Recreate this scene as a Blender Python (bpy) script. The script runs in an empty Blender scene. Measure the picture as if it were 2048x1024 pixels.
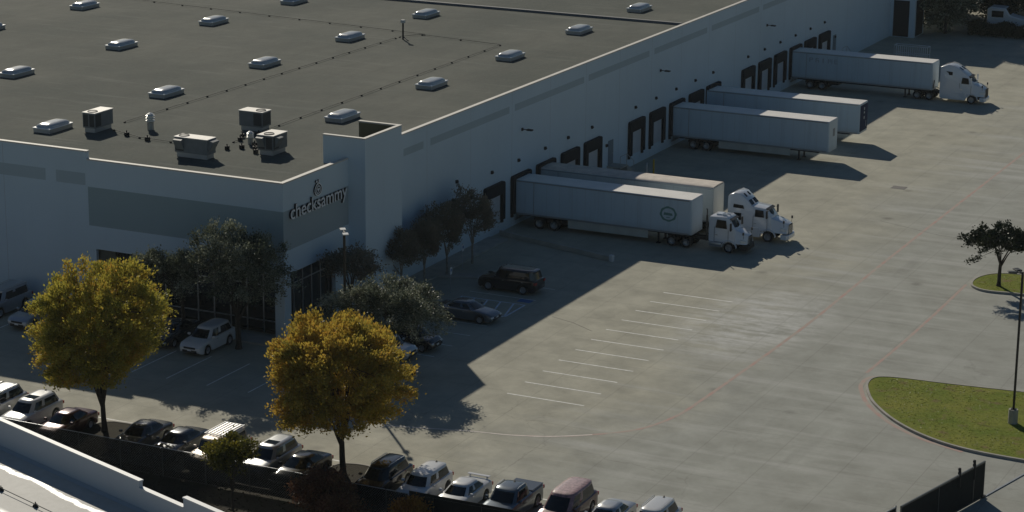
import bpy, math, random
import numpy as np
from mathutils import Vector, Matrix
R = math.radians
random.seed(7)
S = bpy.context.scene
COL = S.collection

# ------------------------------------------------------------------ camera
cam = bpy.data.cameras.new("camera"); cam.sensor_width = 36; cam.lens = 82.26
cam.clip_start = 1; cam.clip_end = 3000
co = bpy.data.objects.new("camera", cam); COL.objects.link(co); S.camera = co
r_ = (0.89951452, 0.43680813, 0.00850169); u_ = (-0.12133221, 0.23106952, 0.9653421); b_ = (0.4197048, -0.86937077, 0.26084929)
co.matrix_world = Matrix(((r_[0], u_[0], b_[0], 64.631), (r_[1], u_[1], b_[1], -133.360), (r_[2], u_[2], b_[2], 49.527), (0, 0, 0, 1)))

# ------------------------------------------------------------------ sky, sun, exposure
SUN = Vector((0.587, -0.643, -0.488)).normalized()      # the way the light travels
elev = math.asin(-SUN.z); az = math.atan2(-SUN.x, -SUN.y)
w = bpy.data.worlds.new("World"); S.world = w; w.use_nodes = True
nt = w.node_tree; bg = nt.nodes['Background']
sky = nt.nodes.new('ShaderNodeTexSky'); sky.sky_type = 'NISHITA'; sky.sun_disc = False
sky.sun_elevation = elev; sky.sun_rotation = az; sky.air_density = 1.0; sky.dust_density = 0.4; sky.ozone_density = 1.5
hs = nt.nodes.new('ShaderNodeHueSaturation'); hs.inputs['Saturation'].default_value = 1.22; nt.links.new(sky.outputs[0], hs.inputs['Color']); nt.links.new(hs.outputs[0], bg.inputs[0]); bg.inputs[1].default_value = 0.055
sl = bpy.data.lights.new("sun", 'SUN'); sl.energy = 5.0; sl.angle = R(0.5); sl.color = (1.0, 0.93, 0.79)
so = bpy.data.objects.new("sun", sl); COL.objects.link(so); so.rotation_euler = SUN.to_track_quat('-Z', 'Y').to_euler(); so.location = (0, 0, 80)
S.view_settings.view_transform = 'Standard'; S.view_settings.look = 'None'; S.view_settings.exposure = -0.88; S.view_settings.gamma = 1

# ------------------------------------------------------------------ helpers
def tag(o, label=None, cat=None, group=None, kind=None):
    if label: o['label'] = label
    if cat: o['category'] = cat
    if group: o['group'] = group
    if kind: o['kind'] = kind
    return o
def empty(name, label, cat, loc=(0, 0, 0), rz=0, group=None):
    o = bpy.data.objects.new(name, None); COL.objects.link(o); o.location = loc; o.rotation_euler = (0, 0, rz)
    o.empty_display_size = .3
    return tag(o, label, cat, group)

class MB:
    def __init__(s): s.v = []; s.f = []; s.m = []
    def add(s, vs, fs, mi=0):
        b = len(s.v); s.v += [tuple(v) for v in vs]; s.f += [tuple(b + i for i in f) for f in fs]; s.m += [mi] * len(fs); return s
    def box(s, x0, x1, y0, y1, z0, z1, mi=0):
        vs = [(x, y, z) for z in (z0, z1) for x, y in ((x0, y0), (x1, y0), (x1, y1), (x0, y1))]
        return s.add(vs, [(3, 2, 1, 0), (4, 5, 6, 7), (0, 1, 5, 4), (1, 2, 6, 5), (2, 3, 7, 6), (3, 0, 4, 7)], mi)
    def prism(s, poly, a, b, axis='x', mi=0):
        # poly: list of 2D points, extruded between a and b along axis
        n = len(poly); f = {'x': lambda p, t: (t, p[0], p[1]), 'y': lambda p, t: (p[0], t, p[1]), 'z': lambda p, t: (p[0], p[1], t)}[axis]
        vs = [f(p, a) for p in poly] + [f(p, b) for p in poly]
        fs = [tuple(range(n))[::-1], tuple(range(n, 2 * n))] + [(i, (i + 1) % n, n + (i + 1) % n, n + i) for i in range(n)]
        return s.add(vs, fs, mi)
    def loft(s, rings, caps=True, mi=0):
        n = len(rings[0]); vs = [p for r in rings for p in r]; fs = []
        for k in range(len(rings) - 1):
            for i in range(n):
                j = (i + 1) % n; fs.append((k * n + i, k * n + j, (k + 1) * n + j, (k + 1) * n + i))
        if caps: fs += [tuple(range(n))[::-1], tuple(range((len(rings) - 1) * n, len(rings) * n))]
        return s.add(vs, fs, mi)
    def tube(s, pts, rad, n=6, mi=0):
        pts = [Vector(p) for p in pts]; rings = []
        if not hasattr(rad, '__len__'): rad = [rad] * len(pts)
        for i, p in enumerate(pts):
            d = (pts[min(i + 1, len(pts) - 1)] - pts[max(i - 1, 0)])
            d = d.normalized() if d.length > 1e-6 else Vector((0, 0, 1))
            a = d.cross(Vector((0, 0, 1)) if abs(d.z) < .95 else Vector((1, 0, 0))).normalized(); b = d.cross(a)
            rings.append([p + (a * math.cos(t) + b * math.sin(t)) * rad[i] for t in [2 * math.pi * k / n for k in range(n)]])
        return s.loft(rings, True, mi)
    def lathe(s, prof, c=(0, 0, 0), n=20, axis='z', mi=0):
        rings = []
        for k in range(n):
            t = 2 * math.pi * k / n; ring = []
            for r, h in prof:
                a, b = r * math.cos(t), r * math.sin(t)
                p = {'z': (a, b, h), 'y': (a, h, b), 'x': (h, a, b)}[axis]
                ring.append((p[0] + c[0], p[1] + c[1], p[2] + c[2]))
            rings.append(ring)
        m = len(prof); vs = [p for r in rings for p in r]; fs = []
        for k in range(n):
            for i in range(m - 1):
                k2 = (k + 1) % n; fs.append((k * m + i, k2 * m + i, k2 * m + i + 1, k * m + i + 1))
        return s.add(vs, fs, mi)
    def build(s, name, mats, parent=None, smooth=None, bevel=0):
        me = bpy.data.meshes.new(name); me.from_pydata(s.v, [], s.f); me.update()
        if not isinstance(mats, (list, tuple)): mats = [mats]
        for m in mats: me.materials.append(m)
        me.polygons.foreach_set('material_index', s.m)
        import bmesh
        bm = bmesh.new(); bm.from_mesh(me); bmesh.ops.recalc_face_normals(bm, faces=bm.faces)
        if bevel:
            es = [e for e in bm.edges if len(e.link_faces) == 2 and e.calc_face_angle(0) > 0.6]
            bmesh.ops.bevel(bm, geom=es, offset=bevel, segments=1, affect='EDGES', clamp_overlap=True)
        bm.to_mesh(me); bm.free()
        if smooth is not None:
            me.shade_smooth(); me.set_sharp_from_angle(angle=R(smooth))
        o = bpy.data.objects.new(name, me); COL.objects.link(o)
        if parent: o.parent = parent
        return o

def copy_tree(o, parent=None):
    c = o.copy(); COL.objects.link(c)
    if parent: c.parent = parent
    for ch in list(o.children): copy_tree(ch, c)
    return c

# ------------------------------------------------------------------ materials
MATS = {}
def mat(name, col, rough=.6, metal=0, spec=.5, coat=0, var=0, vscale=1.0, bump=0, bscale=20, var2=None):
    if name in MATS: return MATS[name]
    m = bpy.data.materials.new(name); m.use_nodes = True; t = m.node_tree; b = t.nodes['Principled BSDF']
    b.inputs['Base Color'].default_value = (*col, 1); b.inputs['Roughness'].default_value = rough; b.inputs['Metallic'].default_value = metal
    b.inputs['Specular IOR Level'].default_value = spec; b.inputs['Coat Weight'].default_value = coat; b.inputs['Coat Roughness'].default_value = .05
    tc = None
    if var or bump or var2:
        tc = t.nodes.new('ShaderNodeTexCoord')
    if var or var2:
        n = t.nodes.new('ShaderNodeTexNoise'); n.inputs['Scale'].default_value = vscale; n.inputs['Detail'].default_value = 6
        t.links.new(tc.outputs['Object'], n.inputs['Vector'])
        mr = t.nodes.new('ShaderNodeMapRange'); mr.inputs[1].default_value = .3; mr.inputs[2].default_value = .7
        t.links.new(n.outputs[0], mr.inputs[0])
        mx = t.nodes.new('ShaderNodeMix'); mx.data_type = 'RGBA'
        c2 = var2 if var2 else tuple(c * (1 + var) for c in col); c1 = col if var2 else tuple(c * (1 - var) for c in col)
        mx.inputs[6].default_value = (*c1, 1); mx.inputs[7].default_value = (*c2, 1)
        t.links.new(mr.outputs[0], mx.inputs[0]); t.links.new(mx.outputs[2], b.inputs['Base Color'])
    if bump:
        n2 = t.nodes.new('ShaderNodeTexNoise'); n2.inputs['Scale'].default_value = bscale; n2.inputs['Detail'].default_value = 5
        t.links.new(tc.outputs['Object'], n2.inputs['Vector'])
        bp = t.nodes.new('ShaderNodeBump'); bp.inputs['Strength'].default_value = bump; bp.inputs['Distance'].default_value = .1
        t.links.new(n2.outputs[0], bp.inputs['Height']); t.links.new(bp.outputs[0], b.inputs['Normal'])
    MATS[name] = m; return m

class NG:   # small node-graph builder
    def __init__(s, name):
        s.m = bpy.data.materials.new(name); s.m.use_nodes = True; s.t = s.m.node_tree; s.b = s.t.nodes['Principled BSDF']
        s.tc = s.t.nodes.new('ShaderNodeTexCoord').outputs['Object']; MATS[name] = s.m
    def n(s, typ, **kw):
        return s.t.nodes.new(typ)
    def put(s, sock, v):
        if hasattr(v, 'links') or isinstance(v, bpy.types.NodeSocket): s.t.links.new(v, sock)
        elif isinstance(v, (tuple, list)) and len(v) == 3 and sock.type == 'RGBA': sock.default_value = (*v, 1)
        else: sock.default_value = v
    def map(s, scale=(1, 1, 1), rot=(0, 0, 0)):
        m = s.n('ShaderNodeMapping'); m.inputs['Scale'].default_value = scale; m.inputs['Rotation'].default_value = rot
        s.t.links.new(s.tc, m.inputs[0]); return m.outputs[0]
    def noise(s, scale, vec=None, detail=6, rough=.55):
        n = s.n('ShaderNodeTexNoise'); n.inputs['Scale'].default_value = scale; n.inputs['Detail'].default_value = detail; n.inputs['Roughness'].default_value = rough
        s.t.links.new(vec if vec is not None else s.tc, n.inputs['Vector']); return n.outputs[0]
    def rng(s, v, a, b, c=0., d=1.):
        n = s.n('ShaderNodeMapRange'); n.inputs[1].default_value = a; n.inputs[2].default_value = b; n.inputs[3].default_value = c; n.inputs[4].default_value = d
        s.t.links.new(v, n.inputs[0]); return n.outputs[0]
    def mix(s, f, a, b, mode='MIX'):
        n = s.n('ShaderNodeMix'); n.data_type = 'RGBA'; n.blend_type = mode
        s.put(n.inputs[0], f); s.put(n.inputs[6], a); s.put(n.inputs[7], b); return n.outputs[2]
    def math(s, op, a, b=0.):
        n = s.n('ShaderNodeMath'); n.operation = op; s.put(n.inputs[0], a); s.put(n.inputs[1], b); return n.outputs[0]
    def sep(s):
        n = s.n('ShaderNodeSeparateXYZ'); s.t.links.new(s.tc, n.inputs[0]); return n.outputs
    def bump(s, h, st=.3, dist=.05):
        n = s.n('ShaderNodeBump'); n.inputs['Strength'].default_value = st; n.inputs['Distance'].default_value = dist
        s.t.links.new(h, n.inputs['Height']); s.t.links.new(n.outputs[0], s.b.inputs['Normal'])
    def out(s, col, rough=.8, spec=.3):
        s.put(s.b.inputs['Base Color'], col); s.put(s.b.inputs['Roughness'], rough); s.b.inputs['Specular IOR Level'].default_value = spec; return s.m

def concrete_lot():
    g = NG('lot_concrete'); X, Y, Z = g.sep()
    n1 = g.noise(.045, detail=8, rough=.6); n2 = g.noise(.35, detail=8, rough=.65); n3 = g.noise(3.5, detail=6)
    lane = g.math('ADD', X, g.math('MULTIPLY', g.math('SUBTRACT', n1, .5), 26.))
    f = g.rng(lane, 4.5, 13.)
    base = g.mix(f, (.495, .474, .375), (.43, .438, .392))
    base = g.mix(g.rng(n2, .35, .75), base, g.mix(.55, base, (.24, .235, .20)))
    slabn = g.n('ShaderNodeTexWhiteNoise'); slabn.noise_dimensions = '3D'; fl = g.n('ShaderNodeVectorMath'); fl.operation = 'FLOOR'; dv = g.map((1 / 4.57, 1 / 4.57, 0)); g.t.links.new(dv, fl.inputs[0]); g.t.links.new(fl.outputs[0], slabn.inputs[0])
    base = g.mix(g.rng(slabn.outputs[0], .0, 1., 0, .10), base, (.22, .215, .19))
    # pale scuffs and tyre-polished streaks running across the lot
    st = g.noise(1., g.map((.05, .55, 1)), 7, .6)
    near = g.math('MULTIPLY', g.rng(X, 2., 9.), g.rng(X, 38., 20.))
    base = g.mix(g.math('MULTIPLY', g.rng(st, .50, .68), g.math('MULTIPLY', near, .9)), base, (.50, .50, .46))
    # a strongly scuffed patch by the ends of the stalls
    dx = g.math('DIVIDE', g.math('SUBTRACT', X, 9.0), 5.2); dy = g.math('DIVIDE', g.math('SUBTRACT', Y, 23.), 10.)
    rr = g.math('ADD', g.math('MULTIPLY', dx, dx), g.math('MULTIPLY', dy, dy))
    sc = g.math('ADD', g.math('MULTIPLY', g.noise(1., g.map((.22, 1.0, 1)), 8, .7), .55), g.math('MULTIPLY', g.noise(.42, detail=8, rough=.7), .45))
    base = g.mix(g.math('MULTIPLY', g.rng(rr, 1.3, .1), g.rng(sc, .44, .57, 0, 1.)), base, (.64, .64, .61))
    sk = g.noise(1., g.map((.6, .05, 1), (0, 0, .12)), 6, .6)
    base = g.mix(g.rng(sk, .60, .80, 0, .35), base, (.20, .20, .18))
    base = g.mix(g.rng(n3, .3, .8, 0, .16), base, (.20, .19, .165))
    # spots of oil
    v = g.n('ShaderNodeTexVoronoi'); v.inputs['Scale'].default_value = .16; g.t.links.new(g.tc, v.inputs['Vector'])
    base = g.mix(g.rng(v.outputs[0], .10, .02, 0, .45), base, (.12, .115, .10))
    # slab joints every 4.57 m
    def joint(c, off):
        m = g.math('MODULO', g.math('ADD', c, 457. + off), 4.57); return g.rng(g.math('ABSOLUTE', g.math('SUBTRACT', m, 2.285)), .035, .012)
    j = g.math('MAXIMUM', joint(X, .6), joint(Y, 1.9))
    base = g.mix(g.math('MULTIPLY', j, .36), base, (.17, .16, .14))
    cw = g.n('ShaderNodeTexVoronoi'); cw.feature = 'DISTANCE_TO_EDGE'; cw.inputs['Scale'].default_value = .09
    va = g.n('ShaderNodeVectorMath'); va.operation = 'ADD'; nz = g.n('ShaderNodeTexNoise'); nz.inputs['Scale'].default_value = .5; nz.inputs['Detail'].default_value = 6
    g.t.links.new(g.tc, nz.inputs['Vector']); g.t.links.new(g.tc, va.inputs[0]); vs_ = g.n('ShaderNodeVectorMath'); vs_.operation = 'SCALE'; vs_.inputs['Scale'].default_value = 2.2; g.t.links.new(nz.outputs['Color'], vs_.inputs[0]); g.t.links.new(vs_.outputs[0], va.inputs[1]); g.t.links.new(va.outputs[0], cw.inputs['Vector'])
    ck = g.math('MULTIPLY', g.rng(cw.outputs[0], .006, .002), g.rng(n1, .50, .56))
    base = g.mix(g.math('MULTIPLY', ck, .2), base, (.15, .145, .12))
    g.bump(g.noise(14., detail=5), .25, .02)
    return g.out(base, g.rng(n2, .3, .7, .72, .92), .25)
def roof_mat():
    g = NG('roof_membrane'); X, Y, Z = g.sep()
    n1 = g.noise(.06, detail=8, rough=.65); n2 = g.noise(.5, g.map((1, .35, 1)), 8, .7); n3 = g.noise(5, detail=6)
    c = g.mix(g.rng(n1, .38, .62), (.082, .096, .083), (.155, .160, .134))
    c = g.mix(g.rng(n2, .40, .70, 0, .6), c, (.082, .088, .074))
    c = g.mix(g.rng(n3, .4, .8, 0, .35), c, (.18, .187, .165))
    m = g.math('MODULO', g.math('ADD', Y, 300.), 3.05)
    c = g.mix(g.rng(g.math('ABSOLUTE', g.math('SUBTRACT', m, 1.5)), .06, .02, 0, .5), c, (.10, .10, .085))
    # paler drainage fans from each skylight row
    st = g.noise(1., g.map((.12, .9, 1), (0, 0, .3)), 6, .6)
    c = g.mix(g.rng(st, .56, .76, 0, .5), c, (.22, .225, .20))
    g.bump(g.noise(9., detail=6), .5, .03)
    return g.out(c, .9, .15)
def wall_mat(name, col, dirt=.5):
    g = NG(name); X, Y, Z = g.sep()
    n1 = g.noise(.25, detail=6); st = g.noise(1., g.map((1.2, 1.2, .08)), 6, .6)
    c = g.mix(g.rng(n1, .3, .7), tuple(k * .95 for k in col), col)
    c = g.mix(g.rng(st, .55, .8, 0, .3 * dirt), c, tuple(k * .72 for k in col))
    low = g.math('MULTIPLY', g.rng(g.math('ADD', Z, g.math('MULTIPLY', n1, 1.2)), 1.6, .3), .35 * dirt)
    c = g.mix(low, c, (.36, .34, .30))
    g.bump(g.noise(6., detail=4), .08, .02)
    return g.out(c, .85, .2)
def grass_mat():
    g = NG('turf'); n1 = g.noise(.35, detail=7, rough=.65); n2 = g.noise(5., detail=8, rough=.7)
    c = g.mix(g.rng(n1, .35, .7), (.19, .25, .035), (.34, .33, .07))
    c = g.mix(g.rng(n2, .35, .7, 0, .45), c, (.08, .105, .02))
    n3 = g.noise(.9, g.map((1, 1, 1)), 4)
    c = g.mix(g.rng(n3, .56, .70, 0, .75), c, (.24, .17, .09)); n4 = g.noise(.8, g.map((.5, 1.6, 1), (0, 0, .9)), 7, .7); c = g.mix(g.rng(n4, .6, .72, 0, .7), c, (.10, .085, .04))
    g.bump(g.noise(22., detail=6), .9, .06)
    return g.out(c, .95, .1)
M_LOT = concrete_lot(); M_ROOF = roof_mat(); M_WALL = wall_mat('white_paint_wall', (.63, .74, .81)); M_BAND = wall_mat('grey_green_band', (.47, .56, .60), .3)
M_DBAND = wall_mat('dark_green_band', (.36, .45, .47), .3)
M_TURF = grass_mat()
M_COPE = mat('coping', (.62, .58, .52), .6, var=.1, vscale=.6)
M_CONC = mat('kerb_concrete', (.42, .40, .35), .9, var=.15, vscale=1.2, bump=.2)
M_WHITE = mat('line_paint', (.82, .82, .77), .8, var=.18, vscale=3)
M_RED = mat('fire_lane_paint', (.50, .30, .26), .85, var2=(.43, .40, .34), vscale=.9)
M_BLUEP = mat('blue_paint', (.10, .20, .42), .8, var=.2, vscale=3)
M_BLACK = mat('black_rubber', (.012, .012, .013), .75, var=.3, vscale=4)
M_SEAL = mat('dock_foam', (.014, .015, .018), .85, var=.3, vscale=2)
M_DOOR = mat('dock_door_white', (.6, .62, .64), .55, var=.06, vscale=1)
M_STEEL = mat('galvanised', (.45, .46, .47), .42, .8, var=.1, vscale=3)
M_DARK = mat('dark_metal', (.03, .03, .033), .5, .3)
M_BRONZE = mat('dark_bronze_paint', (.022, .02, .018), .45, .2)
M_GLASS = mat('dark_glass', (.012, .017, .02), .06, 0, .8)
M_CGLASS = mat('car_glass', (.008, .011, .013), .04, 0, .7)
M_CHROME = mat('chrome', (.7, .7, .7), .15, 1)
M_LAMP = mat('lamp_lens', (.75, .77, .78), .12, 0, .9)
M_TAIL = mat('tail_lens', (.35, .012, .01), .15, 0, .8)
M_TRIM = mat('black_trim', (.018, .018, .019), .5)
M_TYRE = mat('tyre', (.016, .016, .016), .8)
M_RIM = mat('alloy', (.45, .45, .46), .3, .9)
M_DRIM = mat('dark_alloy', (.10, .10, .105), .4, .8)
M_HVAC = mat('hvac_shaded_paint', (.20, .21, .215), .6, var=.1, vscale=2)  # darker grey: the shade on the unit sides is put into the colour
M_HDARK = mat('hvac_coil', (.06, .062, .065), .6, .3)
M_DOME = mat('skylight_dome', (.50, .52, .54), .2, 0, .8, var=.1, vscale=1)
M_CURB = mat('skylight_curb', (.46, .47, .48), .45, .5)
M_ALU = mat('aluminium', (.55, .56, .57), .35, .85)
M_BARK = mat('bark', (.055, .045, .036), .95, var=.35, vscale=8, bump=.6, bscale=14)
M_LBARK = mat('pale_bark', (.28, .25, .21), .95, var=.3, vscale=8, bump=.4, bscale=14)
M_MULCH = mat('mulch_soil', (.028, .021, .014), 1, var2=(.038, .034, .016), vscale=.8, bump=.8, bscale=9)
M_YEL = mat('yellow_post', (.55, .36, .03), .6)
M_SIGNW = mat('sign_white', (.75, .76, .76), .4)
M_SCREEN = mat('fence_screen', (.010, .013, .012), .9, var=.3, vscale=2)

def leaf_mat(name, stops, trans=.4, nscale=.5):
    m = bpy.data.materials.new(name); m.use_nodes = True; t = m.node_tree; t.nodes.clear()
    o = t.nodes.new('ShaderNodeOutputMaterial'); d = t.nodes.new('ShaderNodeBsdfPrincipled'); tr = t.nodes.new('ShaderNodeBsdfTranslucent'); mx = t.nodes.new('ShaderNodeMixShader')
    a = t.nodes.new('ShaderNodeAttribute'); a.attribute_name = 'v'
    tc = t.nodes.new('ShaderNodeTexCoord'); n = t.nodes.new('ShaderNodeTexNoise'); n.inputs['Scale'].default_value = nscale; n.inputs['Detail'].default_value = 3
    t.links.new(tc.outputs['Object'], n.inputs['Vector'])
    ma = t.nodes.new('ShaderNodeMath'); ma.operation = 'MULTIPLY_ADD'; ma.inputs[1].default_value = 1.5; ma.inputs[2].default_value = -.5
    t.links.new(n.outputs[0], ma.inputs[0])
    ad = t.nodes.new('ShaderNodeMath'); ad.operation = 'MULTIPLY_ADD'; ad.inputs[1].default_value = .6
    t.links.new(a.outputs['Fac'], ad.inputs[0]); t.links.new(ma.outputs[0], ad.inputs[2])
    cr = t.nodes.new('ShaderNodeValToRGB'); el = cr.color_ramp.elements
    while len(el) < len(stops): el.new(.5)
    for e, (p, c) in zip(el, stops): e.position = p; e.color = (*c, 1)
    t.links.new(ad.outputs[0], cr.inputs[0])
    t.links.new(cr.outputs[0], d.inputs['Base Color']); t.links.new(cr.outputs[0], tr.inputs['Color'])
    d.inputs['Roughness'].default_value = .5; d.inputs['Specular IOR Level'].default_value = .35
    mx.inputs[0].default_value = trans; t.links.new(d.outputs[0], mx.inputs[1]); t.links.new(tr.outputs[0], mx.inputs[2]); t.links.new(mx.outputs[0], o.inputs[0])
    MATS[name] = m; return m
L_YELG = leaf_mat('yellow_green_leaf', [(.05, (.22, .23, .05)), (.35, (.38, .35, .06)), (.7, (.54, .44, .07)), (1., (.60, .36, .06))], .5)
L_YEL = leaf_mat('golden_leaf', [(.05, (.26, .23, .05)), (.35, (.44, .35, .06)), (.7, (.60, .42, .07)), (1., (.60, .34, .06))], .5)
L_OAK = leaf_mat('oak_leaf', [(.1, (.05, .06, .035)), (.5, (.14, .16, .10)), (.9, (.48, .49, .37))], .25)
L_MYR = leaf_mat('dull_leaf', [(.1, (.15, .15, .11)), (.5, (.22, .20, .15)), (.9, (.28, .23, .17))], .3)
L_DK = leaf_mat('dark_leaf', [(.1, (.02, .032, .013)), (.9, (.045, .06, .024))], .1)
L_RED = leaf_mat('reddish_leaf', [(.1, (.10, .035, .025)), (.5, (.16, .07, .04)), (.9, (.26, .15, .07))], .3)
L_ORG = leaf_mat('orange_leaf', [(.1, (.14, .06, .015)), (.5, (.34, .15, .03)), (.9, (.45, .26, .04))], .4)
L_YGS = leaf_mat('young_leaf', [(.1, (.06, .075, .014)), (.5, (.14, .14, .022)), (.9, (.30, .25, .03))], .4)

# ------------------------------------------------------------------ setting: ground
L_TUFT = leaf_mat('tuft_blade', [(0., (.20, .24, .04)), (.5, (.30, .31, .06)), (1., (.42, .38, .12))], .55, 1.2)
def sheet(name, pts, z, m, kind='structure', thick=None):
    b = MB()
    if thick: b.prism(pts, z - thick, z, 'z')
    else: b.add([(x, y, z) for x, y in pts], [tuple(range(len(pts)))])
    o = b.build(name, m); tag(o, kind=kind); return o
sheet('ground', [(-1200, -1200), (1200, -1200), (1200, 1500), (-1200, 1500)], -.05, mat('far_soil', (.06, .06, .04), 1, var2=(.10, .10, .06), vscale=.05))
sheet('concrete_lot', [(-140, -22.9), (20.5, -22.9), (20.5, -75), (120, -75), (120, 210), (-140, 210)], 0, M_LOT)
sheet('grass_verge', [(-60, -60), (20.5, -60), (20.5, -22.9), (-60, -22.9)], -.03, M_MULCH)

def stripe(b, p, q, wd, z=.004):
    p = Vector(p); q = Vector(q); d = (q - p).normalized(); n = Vector((-d.y, d.x)) * wd / 2
    b.add([(*(p + n), z), (*(p - n), z), (*(q - n), z), (*(q + n), z)], [(0, 1, 2, 3)])
def ribbon(b, pts, wd, z=.004):
    P = [Vector(p) for p in pts]; vs = []
    for i, p in enumerate(P):
        d = (P[min(i + 1, len(P) - 1)] - P[max(i - 1, 0)]).normalized(); n = Vector((-d.y, d.x)) * wd / 2
        vs += [(*(p + n), z), (*(p - n), z)]
    b.add(vs, [(2 * i, 2 * i + 1, 2 * i + 3, 2 * i + 2) for i in range(len(P) - 1)])
def smooth_pts(pts, k=6):
    P = [Vector(p) for p in pts]; out = []
    for i in range(len(P) - 1):
        p0 = P[max(i - 1, 0)]; p1 = P[i]; p2 = P[i + 1]; p3 = P[min(i + 2, len(P) - 1)]
        for j in range(k):
            t = j / k; out.append(.5 * ((2 * p1) + (p2 - p0) * t + (2 * p0 - 5 * p1 + 4 * p2 - p3) * t * t + (3 * p1 - p0 - 3 * p2 + p3) * t ** 3))
    return out + [P[-1]]
b = MB()
for i in range(11): stripe(b, (0 + random.uniform(-.05, .05), i * 2.745), (5.6, i * 2.745), .15)
for x, y0, y1 in ((-21.9, -7.8, -2.2), (-15.4, -7.8, -2.2), (-18.65, -7.8, -2.4), (-24.8, -7.8, -2.2), (-27.7, -7.8, -2.2), (-30.6, -7.8, -2.2), (-39.2, -3.6, 2), (-36.4, -3.6, 2), (-33.5, -3.6, 2)): stripe(b, (x, y0), (x, y1), .11)
for y in (2., 4.9, 7.7, 10.5, 13.2, 15.9): stripe(b, (-13.6, y), (-8.1, y), .1)
for y in (20.9, 24.3): stripe(b, (-13.4, y), (-7.8, y), .1)
tag(b.build('stall_lines', M_WHITE), kind='structure')
b = MB(); stripe(b, (-30.5, -16.45), (-3.2, -16.45), .2)
stripe(b, (1.6, -16.6), (14.6, -16.6), .18)
for x in (-25.5, -22.6, -13.35, -10.5, -7.7, -4.8, 3.35, 6.1, 8.9, 11.7, 14.6): stripe(b, (x, -22.5), (x, -16.7), .11)
tag(b.build('kerbside_lines', M_WHITE), kind='structure')
b = MB(); ribbon(b, smooth_pts([(-4.4, -9.5), (1.05, -7.94), (3.79, -7.39), (6.16, -6.48), (8.4, -4.95)]), .17, .007)
tag(b.build('white_curve_line', mat('worn_pink_line', (.72, .66, .60), .85, var=.15, vscale=2)), kind='structure')
b = MB(); ribbon(b, smooth_pts([(3.79, -7.39), (6.16, -6.48), (8.53, -4.83), (10.66, -2.56), (11.75, .83), (12.05, 4.61), (12.3, 11.39), (12.5, 18.5), (12.6, 26.6), (12.5, 34.8), (12.4, 50), (12.4, 80), (12.5, 110)]), .26)
ribbon(b, [(20.0, 15.3), (20.2, 24), (20.2, 32), (20.1, 40.5)], .24)
tag(b.build('fire_lane_line', M_RED), kind='structure')
b = MB()
stripe(b, (-8.0, 16.0), (-8.0, 19.4), .16); stripe(b, (-13.4, 19.4), (-8.0, 19.4), .13); stripe(b, (-13.4, 16.0), (-8.0, 16.0), .13)
for k in range(5): stripe(b, (-8.1 - k * 1.1, 16.1), (-8.9 - k * 1.1, 19.3), .15)
tag(b.build('hatched_aisle', mat('pale_blue_paint', (.66, .72, .80), .8, var=.2, vscale=3)), kind='structure')
b = MB(); b.add([(-9.0, 20.0, .008), (-7.9, 20.0, .008), (-7.9, 20.8, .008), (-9.0, 20.8, .008)], [(0, 1, 2, 3)])
tag(b.build('accessible_stall_mark', M_BLUEP), kind='structure')
# dark tar seam and drain cover
b = MB(); ribbon(b, [(-4.9, 17.6), (-2.9, 16.9), (-.8, 15.6)], .06)
ribbon(b, [(8, 57), (14, 54.5), (22, 53.8)], .05)
tag(b.build('crack_seams', mat('tar', (.10, .095, .08), .8)), kind='structure')
b = MB(); b.box(5.2, 6.5, 69.2, 70.3, .002, .015); tag(b.build('drain_cover', mat('cast_iron', (.14, .13, .12), .7)), 'rusty square drain cover set in the sunlit concrete beyond the trailers', 'drain cover')

def island(name, pts, label, kerb_name='island_kerb'):
    P = [tuple(p) for p in smooth_pts(pts + [pts[0]], 6)][:-1]
    c = Vector((sum(p[0] for p in P) / len(P), sum(p[1] for p in P) / len(P)))
    inn = []
    n = len(P)
    for i, p in enumerate(P):
        p = Vector(p); d = (Vector(P[(i + 1) % n]) - Vector(P[i - 1])).normalized(); nn = Vector((-d.y, d.x))
        if (c - p).dot(nn) < 0: nn = -nn
        inn.append(tuple(p + nn * .17))
    b = MB(); vs = [(*p, 0) for p in P] + [(*p, .16) for p in P] + [(*p, .16) for p in inn] + [(*p, .02) for p in inn]; fs = []
    for k in range(3):
        for i in range(n): j = (i + 1) % n; fs.append((k * n + i, k * n + j, (k + 1) * n + j, (k + 1) * n + i))
    b.add(vs, fs); o = b.build(kerb_name, M_CONC, smooth=40); tag(o, kind='structure')
    b = MB(); cc = (c.x, c.y, .14); b.add([(*p, .13) for p in inn] + [cc], [(i, (i + 1) % n, n) for i in range(n)])
    o = b.build(name, M_TURF if 'grass' in name else M_MULCH, smooth=60); tag(o, kind='structure'); return o
island('grass_island', [(48, 17.8), (38, 16.6), (30.7, 15.9), (25.9, 15.35), (22.4, 15.05), (20.9, 14.4), (20.75, 12.9), (21.35, 11.1), (22.5, 8.9), (24.7, 6.2), (27.4, 4.1), (30.3, 2.95), (34.1, 2.6), (40, 2.7), (48, 3.1)], '')
b = MB(); kp = smooth_pts([(26, 15.62), (22.35, 15.32), (20.62, 14.62), (20.45, 12.8), (21.08, 10.95), (22.25, 8.7), (24.5, 5.95), (27.25, 3.85), (30.2, 2.68)]); ribbon(b, kp, .3, .006); tag(b.build('fire_lane_kerb_line', M_RED), kind='structure')
island('grass_island_far', [(40, 45.8), (30, 45.5), (23.5, 45.1), (21.35, 44.4), (20.4, 42.7), (20.35, 40.9), (20.9, 39.7), (22.2, 39.1), (25, 39.4), (32, 39.7), (40, 39.9)], '')
island('mulch_island_tree', [(-19.7, -16.9), (-18.5, -16.8), (-17.3, -16.9), (-16.8, -18), (-16.8, -22.7), (-19, -22.85), (-21.1, -22.7), (-20.6, -18)], '')
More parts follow.
